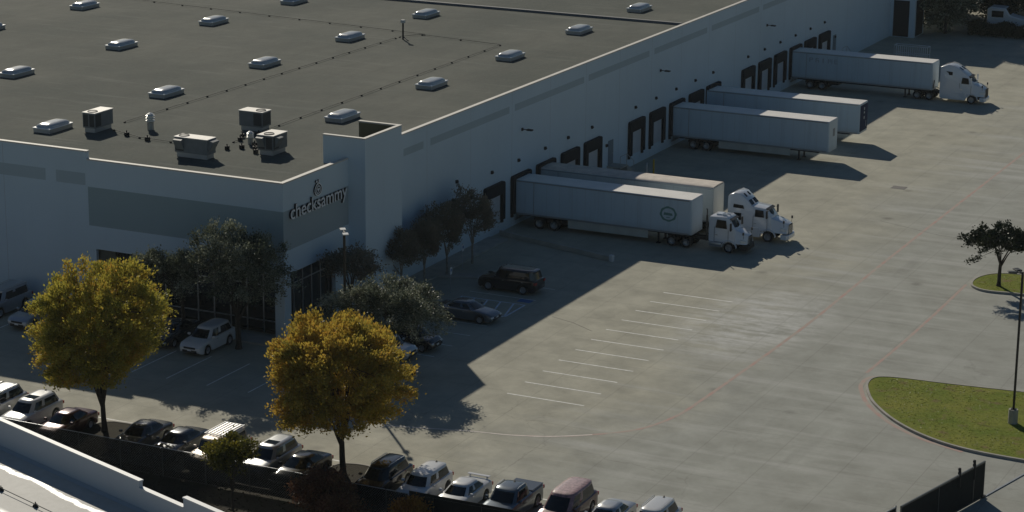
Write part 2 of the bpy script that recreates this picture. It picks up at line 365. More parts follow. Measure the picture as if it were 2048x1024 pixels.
island('mulch_island_end', [(-2.9, -16.9), (-1.8, -16.6), (-.6, -16.8), (.1, -18), (.1, -22.7), (-1.6, -22.85), (-3.3, -22.7), (-3.3, -18)], '')
island('planted_island', [(-13.4, -1.6), (-10, -2.0), (-7.4, -1.4), (-7.2, .9), (-9.5, 1.7), (-13, 1.7)], '')
sheet('sidewalk', [(-19.28, 18.3), (-17.5, 18.3), (-17.5, 36), (-19.28, 36)], .12, M_CONC, thick=.12)
sheet('sidewalk_walkway', [(-17.5, 23.2), (-13.2, 24.6), (-13.2, 25.7), (-17.5, 24.6)], .115, M_CONC, thick=.115)
sheet('sidewalk_office', [(-35.5, 1.6), (-16.4, 1.6), (-16.4, 18.2), (-17.84, 18.2), (-17.84, 12.58), (-19.28, 12.58), (-19.28, 3.38), (-35.5, 3.38)], .12, M_CONC, thick=.12)
sheet('planting_bed', [(-34.5, -1.0), (-28.5, -1.0), (-28.5, 1.5), (-34.5, 1.5)], .09, M_MULCH, thick=.09)
b = MB(); b.box(-60, 20.4, -22.95, -22.78, 0, .15); tag(b.build('long_kerb', M_CONC), kind='structure')
b = MB(); b.box(-60, 20.4, -29.3, -29.05, -.04, .14); tag(b.build('service_kerb', M_CONC), kind='structure')

# grass tufts on the two lit islands (stuff)
def tufts(name, poly, n, seed, hmax, m, z):
    rs = np.random.RandomState(seed); xs = [p[0] for p in poly]; ys = [p[1] for p in poly]
    P = []
    px = np.array(poly)
    def inside(x, y):
        c = False; j = len(px) - 1
        for i in range(len(px)):
            if ((px[i, 1] > y) != (px[j, 1] > y)) and x < (px[j, 0] - px[i, 0]) * (y - px[i, 1]) / (px[j, 1] - px[i, 1]) + px[i, 0]: c = not c
            j = i
        return c
    while len(P) < n:
        x = rs.uniform(min(xs), min(max(xs), 42)); y = rs.uniform(min(ys), max(ys))
        if inside(x, y): P.append((x, y))
    P = np.array(P); a = rs.uniform(0, math.pi, n); h = rs.uniform(.3, 1, n) * hmax; wd = rs.uniform(.04, .12, n)
    V = np.zeros((n, 3, 3)); V[:, 0, 0] = P[:, 0] - np.cos(a) * wd; V[:, 0, 1] = P[:, 1] - np.sin(a) * wd; V[:, 1, 0] = P[:, 0] + np.cos(a) * wd; V[:, 1, 1] = P[:, 1] + np.sin(a) * wd
    V[:, 2, 0] = P[:, 0] + rs.normal(0, .05, n); V[:, 2, 1] = P[:, 1] + rs.normal(0, .05, n); V[:, :2, 2] = z; V[:, 2, 2] = z + h
    me = bpy.data.meshes.new(name); me.from_pydata(V.reshape(-1, 3).tolist(), [], [(3 * i, 3 * i + 1, 3 * i + 2) for i in range(n)]); me.materials.append(m)
    o = bpy.data.objects.new(name, me); COL.objects.link(o); tag(o, kind='stuff'); return o
tg = tufts('grass', [(48, 17.3), (30.7, 15.5), (22.4, 14.7), (21.2, 13.5), (21.9, 11.1), (23, 9.2), (25, 6.7), (27.6, 4.6), (30.4, 3.4), (34.1, 3.1), (48, 3.5)], 6000, 3, .045, L_TUFT, .128)
tag(tg, 'short green and straw coloured grass on the large kerbed island at right', 'grass')
tg = tufts('grass', [(40, 45.3), (23.5, 44.7), (21.5, 43.9), (20.8, 42.5), (20.8, 41), (21.3, 40.1), (22.4, 39.5), (40, 40.3)], 2500, 5, .045, L_TUFT, .128)
tag(tg, 'short grass on the small kerbed island around the dark tree', 'grass')
tg = tufts('verge_grass', [(-35, -36), (19, -36), (19, -23.2), (-35, -23.2)], 9000, 6, .09, mat('rough_grass', (.04, .037, .018), .95, var=.4, vscale=.6), -.03)
tag(tg, 'rough dark grass and weeds behind the chain link fence', 'grass')

# ------------------------------------------------------------------ warehouse
WX = -19.3; SY = 3.4
wh = empty('warehouse', 'huge white flat roofed warehouse with a row of black loading docks and a corner office', 'warehouse', (WX, SY, 0))
def part(b, name, m, parent=wh, smooth=None, bevel=0, lab=None):
    # geometry is given in world metres: shift to the parent's frame
    o_ = parent; off = Vector((0, 0, 0))
    while o_: off += o_.location; o_ = o_.parent
    b.v = [(x - off.x, y - off.y, z - off.z) for x, y, z in b.v]
    o = b.build(name, m, parent, smooth, bevel)
    if lab: o['label'] = lab
    return o
FARY = 153.0
b = MB(); b.box(WX - .3, WX, 18.2, FARY, 0, 11.62); part(b, 'dock_wall', M_WALL)
b = MB(); b.box(WX - .33, WX + .03, 18.2, FARY, 11.62, 11.72); part(b, 'coping', M_COPE)
b = MB(); b.box(WX - .3, WX, 3.7, 12.6, 4.75, 11.42); part(b, 'office_side_wall', M_WALL)
b = MB(); b.box(WX - .3, WX, 3.7, 4.3, 0, 4.75); b.box(WX - .3, WX, 10.6, 12.6, 0, 4.75); part(b, 'office_pier', M_WALL)
b = MB(); b.box(-36, WX, SY, SY + .3, 4.75, 11.42); b.box(-36, -35.45, SY, SY + .3, 0, 4.75); b.box(-20.1, WX, SY, SY + .3, 0, 4.75); part(b, 'office_front_wall', M_WALL)
b = MB(); b.box(-36, WX + .03, SY - .03, SY + .33, 11.42, 11.52); b.box(WX - .33, WX + .03, SY + .33, 12.6, 11.42, 11.52); part(b, 'coping', M_COPE)
b = MB(); b.box(-150, -36, SY, SY + .3, 0, 12.0); part(b, 'front_wall', M_WALL)
b = MB(); b.box(-150, -35.97, SY - .03, SY + .33, 12.0, 12.1); part(b, 'coping', M_COPE)
b = MB(); b.box(-150, WX - .31, SY + .31, FARY - .3, 10.6, 10.9); part(b, 'roof', M_ROOF)
b = MB(); b.box(-150, WX - .31, FARY - .3, FARY, 0, 11.3); b.box(-150.3, -150, SY, FARY, 0, 11.3); part(b, 'back_wall', M_WALL)
# corner tower: three thin parapet walls, open toward the roof
b = MB(); b.box(-21.4, -17.85, 12.6, 12.85, 0, 13.02); b.box(-18.1, -17.85, 12.85, 17.95, 0, 13.02); b.box(-21.4, -17.85, 17.95, 18.2, 0, 13.02)
part(b, 'corner_tower', M_WALL)
b = MB(); b.box(-21.42, -17.82, 12.57, 12.88, 13.02, 13.11); b.box(-18.13, -17.82, 12.88, 17.92, 13.02, 13.11); b.box(-21.42, -17.82, 17.92, 18.23, 13.02, 13.11); part(b, 'tower_coping', M_COPE)
b = MB(); b.box(-21.39, -18.11, 17.93, 17.948, 10.92, 13.0); b.box(-18.12, -18.102, 12.87, 17.925, 10.92, 13.0); b.box(-21.39, -18.13, 12.852, 12.868, 10.92, 13.0); part(b, 'tower_shade_lining', mat('olive_shade_lining', (.16, .15, .09), .9))  # dark olive backs, with the shade of the inner faces put into their colour
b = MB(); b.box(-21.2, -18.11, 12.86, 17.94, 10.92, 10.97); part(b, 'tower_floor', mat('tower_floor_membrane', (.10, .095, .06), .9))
# painted bands (a few mm proud of the wall)
for y0, y1 in ((21.15, 24.42), (25.59, 39.75), (40.8, 55.0), (56.0, 70.15), (71.4, 85.2), (86.5, 100.4), (101.6, 115.5), (116.7, 130.6), (131.8, 146)):
    b = MB(); b.box(WX, WX + .004, y0, y1, 9.92, 10.5); part(b, 'painted_band', M_BAND)
for x0, x1 in ((-36.18, -38.8), (-39.75, -53.6), (-54.8, -68.8), (-70, -84)):
    b = MB(); b.box(x1, x0, SY - .004, SY, 9.5, 10.4); part(b, 'painted_band', M_BAND)
b = MB(); b.box(-35.98, WX + .005, SY - .005, SY, 6.5, 9.42); part(b, 'wide_painted_band', M_DBAND)
b = MB(); b.box(WX, WX + .005, SY + .002, 12.59, 6.5, 9.42); part(b, 'side_painted_band', wall_mat('side_band', (.40, .47, .50), .3))
# tilt-up panel joints
JM = mat('joint_sealant', (.42, .44, .45), .8)
for y in (25.0, 32.6, 40.28, 47.9, 55.5, 63.1, 70.8, 78.4, 85.85, 93.4, 101, 108.6, 116.1, 123.7, 131.2, 138.8, 146.4):
    b = MB(); b.box(WX, WX + .0025, y - .012, y + .012, 0, 11.6); part(b, 'panel_joint', JM)
for x in (-43.6, -51.2, -58.8, -66.4):
    b = MB(); b.box(x - .012, x + .012, SY - .0025, SY, 0, 11.9); part(b, 'panel_joint', JM)
# storefront glazing: recessed glass and mullions
def glazing(axis, a0, a1, fixed, z0, z1, n):
    b = MB()
    if axis == 'x': b.box(a0, a1, fixed, fixed + .05, z0, z1)
    else: b.box(fixed - .05, fixed, a0, a1, z0, z1)
    w_ = part(b, 'storefront_window', M_GLASS)
    b = MB()
    for k in range(n + 1):
        c = a0 + (a1 - a0) * k / n
        c = min(max(c, a0 + .04), a1 - .04)
        if axis == 'x': b.box(c - .04, c + .04, fixed - .07, fixed - .002, z0, z1)
        else: b.box(fixed + .002, fixed + .07, c - .04, c + .04, z0, z1)
    for z in (z0 + .9, z1 - 1.1):
        if axis == 'x': b.box(a0, a1, fixed - .06, fixed - .003, z - .035, z + .035)
        else: b.box(fixed + .003, fixed + .06, a0, a1, z - .035, z + .035)
    part(b, 'window_frame', M_ALU, w_)
glazing('x', -35.45, -20.1, SY + .75, .12, 4.75, 11)
glazing('y', 4.3, 10.6, WX - .6, .12, 4.75, 5)
b = MB(); b.box(-35.45, -20.1, SY + .3, SY + .85, 4.75, 4.9); b.box(WX - .8, WX - .3, 4.3, 10.6, 4.75, 4.9); part(b, 'soffit', M_DARK)
b = MB(); b.box(-35.45, -34.0, SY + .42, SY + .72, 0, 4.74); part(b, 'entry_panel', mat('olive_panel', (.12, .125, .10), .8))
# dock doors
def seal_poly(yc, z0=1.15, z1=4.42, ho=1.8, hi=1.28, zt=3.4):
    return [(yc - ho, z0), (yc - ho, z1 - .14), (yc - ho + .14, z1), (yc + ho - .14, z1), (yc + ho, z1 - .14), (yc + ho, z0), (yc + hi, z0), (yc + hi, zt), (yc - hi, zt), (yc - hi, z0)]
docks = [36.7, 41.85, 46.85, 51.95, 56.9, 67.1, 72.2, 77.25, 82.4, 87.15, 97.35, 102.45, 107.4, 112.5, 117.45, 122.5]
first = None
for i, yc in enumerate(docks):
    if first is None:
        b = MB(); b.prism(seal_poly(0), 0, .32, 'x')
        s = b.build('dock_seal', M_SEAL, wh, bevel=.015)
        b = MB(); b.box(.02, .06, -1.3, 1.3, 1.15, 3.5)
        for k in range(1, 5): b.box(.06, .075, -1.2, 1.2, 1.15 + k * .46 - .012, 1.15 + k * .46 + .012)
        b.build('dock_door', M_DOOR, s)
        b = MB(); b.box(.0, .16, -1.75, -1.45, .85, 1.13); b.box(.0, .16, 1.45, 1.75, .85, 1.13)
        b.build('dock_bumper', M_BLACK, s)
        first = s
    else: s = copy_tree(first, wh)
    s.location = (0.003, yc - SY, 0)
# small fittings on the dock wall
b = MB(); b.box(0, .16, -.12, .12, -.14, .12); b.tube([(.1, 0, .05), (.24, 0, -.04)], .05, 8)
fl = b.build('wall_light', M_DARK, wh)
lights = [(30.0, 6.1), (36.4, 5.55), (41.5, 5.57), (46.8, 5.58), (51.6, 5.6), (56.8, 5.57), (66.9, 5.6), (71.95, 5.6), (77.1, 5.6), (82.2, 5.6), (87.1, 5.6), (97.3, 5.6), (102.4, 5.6), (107.4, 5.6), (112.4, 5.6), (117.5, 5.6), (122.5, 5.6), (60.2, 3.2), (126.6, 3.3)]
for i, (y, z) in enumerate(lights):
    o = fl if i == 0 else copy_tree(fl, wh); o.location = (.003, y - SY, z)
b = MB(); b.box(0, .1, -.12, .12, -.12, .12); b.tube([(.08, 0, 0), (.7, 0, .02)], .04, 6); b.prism([(.5, -.05), (1.0, -.05), (1.0, .05), (.5, .08)], -.18, .18, 'y')
fl2 = b.build('floodlight', M_DARK, wh)
for i, y in enumerate((42.2, 73.0, 103.0, 133)):
    o = fl2 if i == 0 else copy_tree(fl2, wh); o.location = (.003, y - SY, 8.1)
def man_door(y):
    b = MB(); b.box(WX + .002, WX + .05, y - .55, y + .55, 1.2, 3.5); d = part(b, 'service_door', mat('grey_door', (.20, .25, .28), .6))
    b = MB(); b.box(WX + .052, WX + .1, y + .3, y + .42, 2.2, 2.3); part(b, 'handle', M_STEEL, d)
    b = MB(); b.box(WX + .004, WX + 1.4, y - .8, y + .8, 1.05, 1.18)
    for k in range(6): b.box(WX + .004, WX + 1.4, y + .8 + k * .3, y + 1.1 + k * .3, 0, 1.05 - k * .17)
    part(b, 'stair_landing', M_CONC)
    b = MB()
    for yy in (y - .75, y + .75): b.tube([(WX + 1.33, yy, 1.18), (WX + 1.33, yy, 2.2)], .03, 6)
    b.tube([(WX + 1.33, y - .75, 2.2), (WX + 1.33, y + .75, 2.2), (WX + 1.33, y + 2.5, 1.2)], .03, 6); b.tube([(WX + 1.33, y + 2.5, 1.2), (WX + 1.33, y + 2.5, .1)], .03, 6)
    part(b, 'stair_rail', M_STEEL)
man_door(61.25); man_door(126.6)
# far end projecting bay with a tall dark opening
b = MB(); b.box(WX + .002, -16.2, FARY - 4.2, FARY - .02, 0, 11.9); part(b, 'end_bay', M_WALL)
b = MB(); b.box(-18.9, -16.9, FARY - 4.26, FARY - 4.203, .1, 4.6); part(b, 'bay_opening', M_DARK)
b = MB(); b.box(-16.198, -16.14, FARY - 3.6, FARY - .6, .1, 4.6); part(b, 'bay_opening', M_DARK)
# sign lettering and emblem on the office side wall
def text_mesh(txt, size, ext):
    cu = bpy.data.curves.new('t', 'FONT'); cu.body = txt; cu.size = size; cu.extrude = ext; cu.align_x = 'LEFT'; cu.offset = .012
    o = bpy.data.objects.new('t', cu); COL.objects.link(o); bpy.context.view_layer.update()
    me = bpy.data.meshes.new_from_object(o.evaluated_get(bpy.context.evaluated_depsgraph_get())); bpy.data.objects.remove(o); return me
M_LET = mat('letter_face', (.85, .86, .88), .5); M_LETS = mat('letter_return', (.01, .01, .014), .6)
def place_text(me, name, parent, width, height_scale, loc, ext, face=M_LET, side=M_LETS, flat=False, rz=90):
    vs = [v.co for v in me.vertices]; x0 = min(v.x for v in vs); x1 = max(v.x for v in vs)
    k = width / (x1 - x0)
    for v in me.vertices: v.co.x = (v.co.x - x0) * k; v.co.y *= height_scale
    me.materials.clear(); me.materials.append(face); me.materials.append(side)
    for p in me.polygons: p.material_index = 0 if p.normal.z > .5 else 1
    o = bpy.data.objects.new(name, me); COL.objects.link(o); o.parent = parent
    o.rotation_euler = (R(90), 0, R(rz)); o.location = loc; return o
sign = MB(); 
tm = text_mesh('checksammy', 1.45, .08)
place_text(tm, 'sign_lettering', wh, 8.0, 1.0, (.10, 4.15 - SY, 8.72), .08)
# emblem: ring, inner ring, two ear dots and a heart
b = MB()
def ringp(b, cy, cz, ry, rz, wd, x0, x1, n=28, mi=0, teardrop=0):
    def pt(t, k):
        a = 2 * math.pi * t / n; zz = math.sin(a); yy = math.cos(a) * (1 - teardrop * max(0, zz)); return (cy + yy * (ry - k), cz + zz * (rz - k))
    rings = []
    for t in range(n):
        o1 = pt(t, 0); i1 = pt(t, wd); rings.append([(x0, *o1), (x1, *o1), (x1, *i1), (x0, *i1)])
    vs = [p for r in rings for p in r]; fs = []
    for t in range(n):
        t2 = (t + 1) % n
        for i in range(4):
            j = (i + 1) % 4; fs.append((4 * t + i, 4 * t + j, 4 * t2 + j, 4 * t2 + i))
    b.add(vs, fs, mi)
ey = 8.1; ez = 10.12; X0 = WX + .006; X1 = WX + .13
ringp(b, ey, ez, .55, .50, .10, X0, X1, teardrop=.25); ringp(b, ey, ez - .04, .34, .30, .07, X0, X1)
for dy in (-.22, .12): b.prism([(ey + dy + .1 * math.cos(t), 10.72 + .09 * math.sin(t)) for t in [k * math.pi / 5 for k in range(10)]], X0, X1)
heart = [(0, -.17), (.17, .02), (.17, .11), (.10, .15), (.03, .13), (0, .07), (-.03, .13), (-.10, .15), (-.17, .11), (-.17, .02)]
b.prism([(ey + a, ez - .05 + c) for a, c in heart], X0, X1)
em = part(b, 'sign_emblem', [M_LET, M_LETS])
for p in em.data.polygons:
    if p.normal.x < .5: p.material_index = 1

# skylights: parts of the roof
SK = [(-79.4, 63.1), (-62.5, 61.3), (-62.3, 76.4), (-46.05, 75.3), (-46.05, 59.75), (-28.5, 89.4), (-28.4, 74.0), (-62.6, 45.7), (-46.0, 44.2), (-28.1, 57.95), (-28.15, 42.55), (-46.05, 28.6), (-62.6, 29.9), (-46.0, 12.8), (-28.05, 27.0),
      (-28.5, 105), (-62.6, 14.2), (-79.4, 47.5), (-46.05, 91)]
sk0 = None
for i, (x, y) in enumerate(SK):
    if sk0 is None:
        b = MB(); b.box(-.78, .78, -1.5, 1.5, 0, .32); k = b.build('skylight', M_CURB, wh, bevel=.02)
        b = MB(); b.box(-.84, .84, -1.56, 1.56, .322, .40); b.build('frame', mat('skylight_frame', (.86, .87, .88), .35, .0), k, bevel=.02)
        b = MB(); rings = []
        for j in range(6):
            a = j / 5 * math.pi / 2; f = math.cos(a * .98); h = .40 + .30 * math.sin(a); ix = .74 * (f ** .7 * .75 + .25) if j else .74; iy = 1.46 * (f ** .7 * .65 + .35) if j else 1.46
            rings.append([(ix * math.copysign(abs(math.cos(t)) ** .35, math.cos(t)), iy * math.copysign(abs(math.sin(t)) ** .35, math.sin(t)), h) for t in [2 * math.pi * (q + .5) / 24 for q in range(24)]])
        b.loft(rings); b.build('dome', M_DOME, k, smooth=50); sk0 = k
    else: k = copy_tree(sk0, wh)
    k.location = (x - WX, y - SY, 10.902)
# expansion joint and fixings
b = MB(); b.prism([(-.28, 0), (-.2, .22), (.2, .22), (.28, 0)], -130, -21.2, 'x'); jt = b.build('roof_expansion_joint', mat('joint_cover', (.13, .135, .145), .7), wh); jt.location = (-WX, 83 - SY, 10.902)
jt.location = (0 - WX, 83 - SY, 10.902)

# ------------------------------------------------------------------ things on the roof
def pipe_run(label, pts, step, z=10.9):
    P = [Vector((x, y, 0)) for x, y in pts]
    e = empty('roof_pipe', label, 'pipe', (P[0].x, P[0].y, z), group=None)
    b = MB(); b.tube([(p.x - P[0].x, p.y - P[0].y, .12) for p in P], .025, 6); b.build('pipe', mat('dull_pipe', (.13, .125, .10), .7), e)
    first = None
    for a, c in zip(P[:-1], P[1:]):
        n = max(1, int((c - a).length / step))
        for k in range(n + 1):
            p = a.lerp(c, k / n) - P[0]
            if first is None:
                b = MB(); b.box(-.075, .075, -.06, .06, .003, .09); first = b.build('support_block', M_BLACK, e); o = first
            else: o = first.copy(); COL.objects.link(o)
            o.location = (p.x, p.y, 0)
    return e
pipe_run('long thin pipe on black blocks crossing the far roof near the top edge', [(-79, 70.0), (-40.9, 65.3), (-42.4, 63.0)], 3.6)
pipe_run('thin roof pipe running back from beside the leftmost air unit to the roof mast', [(-42.6, 17.6), (-42.4, 62.2)], 2.9)
pipe_run('thin roof pipe running back from the air units right of the skylight row', [(-31.0, 15.4), (-31.9, 63.6), (-41, 65.0)], 3.4)
pipe_run('short low pipe linking the leftmost air unit to the front air unit', [(-41.5, 14.6), (-38.2, 13.3), (-35.2, 13.1), (-31.8, 13.2)], 1.7)
def hvac(label, x, y, lx, ly, h, end, hoods):
    e = empty('rooftop_air_unit', label, 'air conditioner', (x, y, 10.9), group='rooftop air units')
    lx *= .93; ly *= .93; h *= .93
    b = MB(); b.box(-lx / 2 + .12, lx / 2 - .12, -ly / 2 + .1, ly / 2 - .1, 0.002, .36); b.build('curb', M_CURB, e)
    b = MB(); b.box(-lx / 2, lx / 2, -ly / 2, ly / 2, .362, h); b.build('cabinet', M_HVAC, e, bevel=.02)
    b = MB(); b.box(-lx / 2 - .05, lx / 2 + .05, -ly / 2 - .05, ly / 2 + .05, h + .001, h + .06); b.build('lid', mat('hvac_sunlit_lid', (.86, .80, .72), .55, var=.08, vscale=2), e, bevel=.01)  # paler than the cabinet: sunlight on the top is put into the colour
    fx, fy = (end[0] * (lx / 2 - .5), end[1] * (ly / 2 - .55))
    b = MB(); b.lathe([(.0, h + .085), (.1, h + .085), (.34, h + .075), (.36, h + .12), (.40, h + .12), (.41, h + .062)], (fx, fy, 0), 20); b.build('fan', M_DARK, e, smooth=40)
    b = MB()    # condenser coil grilles at the fan end
    if abs(end[1]) > abs(end[0]):
        s = end[1]; yy = s * ly / 2; b.box(-lx / 2 + .08, -.06, min(yy, yy + s * .012), max(yy, yy + s * .012), .48, h - .1); b.box(.06, lx / 2 - .08, min(yy, yy + s * .012), max(yy, yy + s * .012), .48, h - .1)
        b.box(lx / 2, lx / 2 + .012, min(yy - s * .8, yy - s * .08), max(yy - s * .8, yy - s * .08), .48, h - .1)
    else:
        s = end[0]; xx = s * lx / 2; b.box(min(xx, xx + s * .012), max(xx, xx + s * .012), -ly / 2 + .08, ly / 2 - .08, .48, h - .1)
        b.box(min(xx - s * .8, xx - s * .08), max(xx - s * .8, xx - s * .08), -ly / 2 - .012, -ly / 2, .48, h - .1)
    b.build('coil', M_HDARK, e)
    for (cx, cy, dx, dy, wd) in hoods:   # sloping rain hoods
        b = MB()
        if dy: # on -y face
            b.prism([(cy, h - .02), (cy - .42, h - .12), (cy - .42, h - .2), (cy, h - .9)], cx - wd / 2, cx + wd / 2, 'x')
        else:
            vs = [(cx, h - .02), (cx + .42, h - .12), (cx + .42, h - .2), (cx, h - .9)]; b.prism(vs, cy - wd / 2, cy + wd / 2, 'y')
        b.build('hood', M_HVAC, e)
    return e
hvac('air unit tinted grey for shaded sides and pale for its sunlit top, with dark coil panels beside the front left skylight', -42.85, 14.4, 1.25, 2.6, 1.65, (0, -1), [])
hvac('wide air unit tinted grey for shaded sides, with two rain hoods nearest the front parapet', -30.85, 9.9, 3.1, 1.25, 1.6, (-1, 0), [(-.95, -.58, 0, 1, .72), (1.44, 0, 1, 0, .85)])
hvac('air unit tinted grey for shaded sides and pale for its sunlit top, standing behind the others, dark coil on its right end', -32.1, 20.3, 2.3, 1.4, 1.65, (1, 0), [])
hvac('air unit tinted grey for shaded sides and pale for its sunlit top, with sloping front hoods standing closest to the corner tower', -26.5, 13.8, 1.45, 2.2, 1.6, (0, -1), [(-.33, -1.02, 0, 1, .6), (.674, -.5, 1, 0, .65)])
# turbine-like exhaust vent
def vent(label, x, y, s=1.0, name='exhaust_vent'):
    e = empty(name, label, 'roof vent', (x, y, 10.9))
    b = MB(); b.lathe([(.0, .0), (.26 * s, .002), (.26 * s, .62 * s), (.0, .62 * s)], n=16); b.build('pipe', M_STEEL, e, smooth=40)
    b = MB(); pr = [(0, .62 * s)]
    for k in range(3): z = .66 * s + k * .2 * s; pr += [(.22 * s, z), (.36 * s, z + .03 * s), (.36 * s, z + .1 * s), (.22 * s, z + .13 * s)]
    pr += [(.26 * s, 1.28 * s), (.0, 1.4 * s)]; b.lathe(pr, n=16); b.build('cap', mat('bright_cap', (.8, .8, .78), .3, .3), e, smooth=30)
vent('bright louvred exhaust vent between the left air unit and the front one', -39.3, 16.4)
vent('small grey vent pipe among the black roof blocks', -29.6, 15.6, .75)
e = empty('roof_mast', 'thin white capped mast standing where the roof pipes meet', 'mast', (-41.6, 62.2, 10.9))
b = MB(); b.tube([(0, 0, 0), (0, 0, 1.6)], .09, 8); b.tube([(0, 0, .3), (.9, -.6, .05)], .05, 6); b.build('pole', M_DARK, e)
b = MB(); b.box(-.2, .2, -.16, .16, 1.6, 1.9); b.build('cap', mat('pale_cap', (.6, .6, .58), .5), e, bevel=.03)
stubs = [(-37.2, 12.9), (-39.6, 13.6), (-34.6, 14.2), (-32.5, 14.9), (-30.9, 16.2), (-30.1, 13.1), (-28.9, 15.1), (-28.2, 14.0), (-27.5, 13.0), (-29.3, 13.9), (-31.4, 17.3), (-30.6, 18.4)]
s0 = None
for i, (x, y) in enumerate(stubs):
    if s0 is None:
        b = MB(); b.box(-.17, .17, -.15, .15, 0.002, .3); b.tube([(0, 0, .3), (0, 0, .45)], .06, 6); s0 = b.build('roof_stub', M_BLACK, bevel=.02); o = s0
    else: o = s0.copy(); COL.objects.link(o)
    o.location = (x, y, 10.9); o.rotation_euler = (0, 0, i); tag(o, 'small black stub scattered on the roof around the air units', 'roof stub', 'black stubs around the air units')

# ------------------------------------------------------------------ near building, lower left
nb = empty('neighbour_building', 'white walled building with a pale flat roof filling the lower left corner', 'building', (-8.36, -42.4, 0), math.atan2(-6.1, 17.1))
M_PAR = wall_mat('parapet_paint', (.56, .60, .64), .4)
b = MB(); b.box(-60, 12.35, -.22, 0, 0, 9.93); b.box(12.35, 15.85, -.22, 0, 0, 9.58); b.box(15.85, 70, -.22, 0, 0, 10.07); b.build('wall', M_PAR, nb)
b = MB(); b.box(-60, 12.38, -.25, .03, 9.93, 10.0); b.box(12.38, 15.82, -.25, .03, 9.58, 9.65); b.box(15.82, 70, -.25, .03, 10.07, 10.14); b.build('coping', mat('parapet_coping', (.62, .64, .66), .5), nb)
def nroof():
    g = NG('pale_roof'); X, Y, Z = g.sep()
    n1 = g.noise(.15, detail=8, rough=.6); c = g.mix(g.rng(n1, .3, .7), (.46, .45, .42), (.60, .585, .55))
    n2 = g.noise(2., detail=6); c = g.mix(g.rng(n2, .4, .8, 0, .3), c, (.26, .25, .22))
    # white painted in as the glare of wet roof, along the gutter edge and in ragged patches
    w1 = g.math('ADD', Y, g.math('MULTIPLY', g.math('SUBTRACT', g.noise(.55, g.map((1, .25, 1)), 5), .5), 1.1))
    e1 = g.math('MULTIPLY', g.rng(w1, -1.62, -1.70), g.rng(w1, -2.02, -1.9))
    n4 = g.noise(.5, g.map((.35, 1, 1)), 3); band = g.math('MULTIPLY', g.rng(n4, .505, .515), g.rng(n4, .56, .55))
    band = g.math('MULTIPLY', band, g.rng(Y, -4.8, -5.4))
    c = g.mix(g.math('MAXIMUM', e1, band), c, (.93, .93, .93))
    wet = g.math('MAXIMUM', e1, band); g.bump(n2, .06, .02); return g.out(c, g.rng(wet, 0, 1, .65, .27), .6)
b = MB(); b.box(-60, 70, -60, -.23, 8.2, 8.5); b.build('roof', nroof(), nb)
b = MB(); b.prism([(-.23, 8.502), (-.23, 8.62), (-.42, 8.502)], -60, 70, 'x'); b.build('flashing', mat('flashing_blue_grey', (.40, .43, .46), .6), nb)
e = empty('roof_cable_run', 'thin dark cable on small stands along the pale roof in the lower left corner', 'cable', (-8.36, -42.4, 8.5), nb.rotation_euler.z)
b = MB(); b.tube([(-30, -3.6, .14), (40, -3.62, .14)], .022, 5); b.build('cable', mat('cable_grey', (.18, .17, .15), .7), e)
st = None
for x in range(-28, 40, 3):
    if st is None: b = MB(); b.prism([(-.16, 0.002), (.16, 0.002), (.04, .16), (-.04, .16)], -.08, .08, 'y'); b.tube([(0, 0, .15), (0, 0, .26)], .03, 5); st = b.build('stand', M_BLACK, e); o = st
    else: o = st.copy(); COL.objects.link(o)
    o.location = (x + .6, -3.6, 0)
#VEHICLES
# ------------------------------------------------------------------ vehicles
def interp(pts, x):
    if x <= pts[0][0]: return pts[0][1]
    for (a, u), (c, v) in zip(pts[:-1], pts[1:]):
        if x <= c: return u + (v - u) * (x - a) / (c - a)
    return pts[-1][1]
def paint(name, col, metal=.0, rough=.32, **k): return mat(name, col, rough, metal, .5, 1.0, **k)
def wheel_parts(parent, x, y, r, wd, rimm=None, side=1, dual=False, name='wheel'):
    rimm = rimm or M_RIM
    wo = bpy.data.objects.new(name, None); COL.objects.link(wo); wo.parent = parent; wo.location = (x, y, r); wo.empty_display_size = .2
    b = MB(); h = wd / 2; rr = r * .62
    b.lathe([(rr, -h), (r * .93, -h), (r, -h * .7), (r, h * .7), (r * .93, h), (rr, h)], n=24, axis='y'); b.build('tyre', M_TYRE, wo, smooth=40)
    b = MB(); s = side
    b.lathe([(rr, s * h * .9), (rr * .86, s * h * .72), (rr * .80, s * h * .45), (0.0, s * h * (.55 if not dual else .1))], n=24, axis='y')
    if not dual:
        for k in range(5):
            a = 2 * math.pi * k / 5; c_, s_ = math.cos(a), math.sin(a)
            b.tube([(c_ * rr * .1, s * h * .62, s_ * rr * .1), (c_ * rr * .95, s * h * .8, s_ * rr * .95)], rr * .11, 5)
    else: b.lathe([(rr * .35, s * h * .1), (rr * .35, s * h * .6), (0, s * h * .62)], n=12, axis='y')
    b.build('rim', rimm, wo, smooth=40); return wo

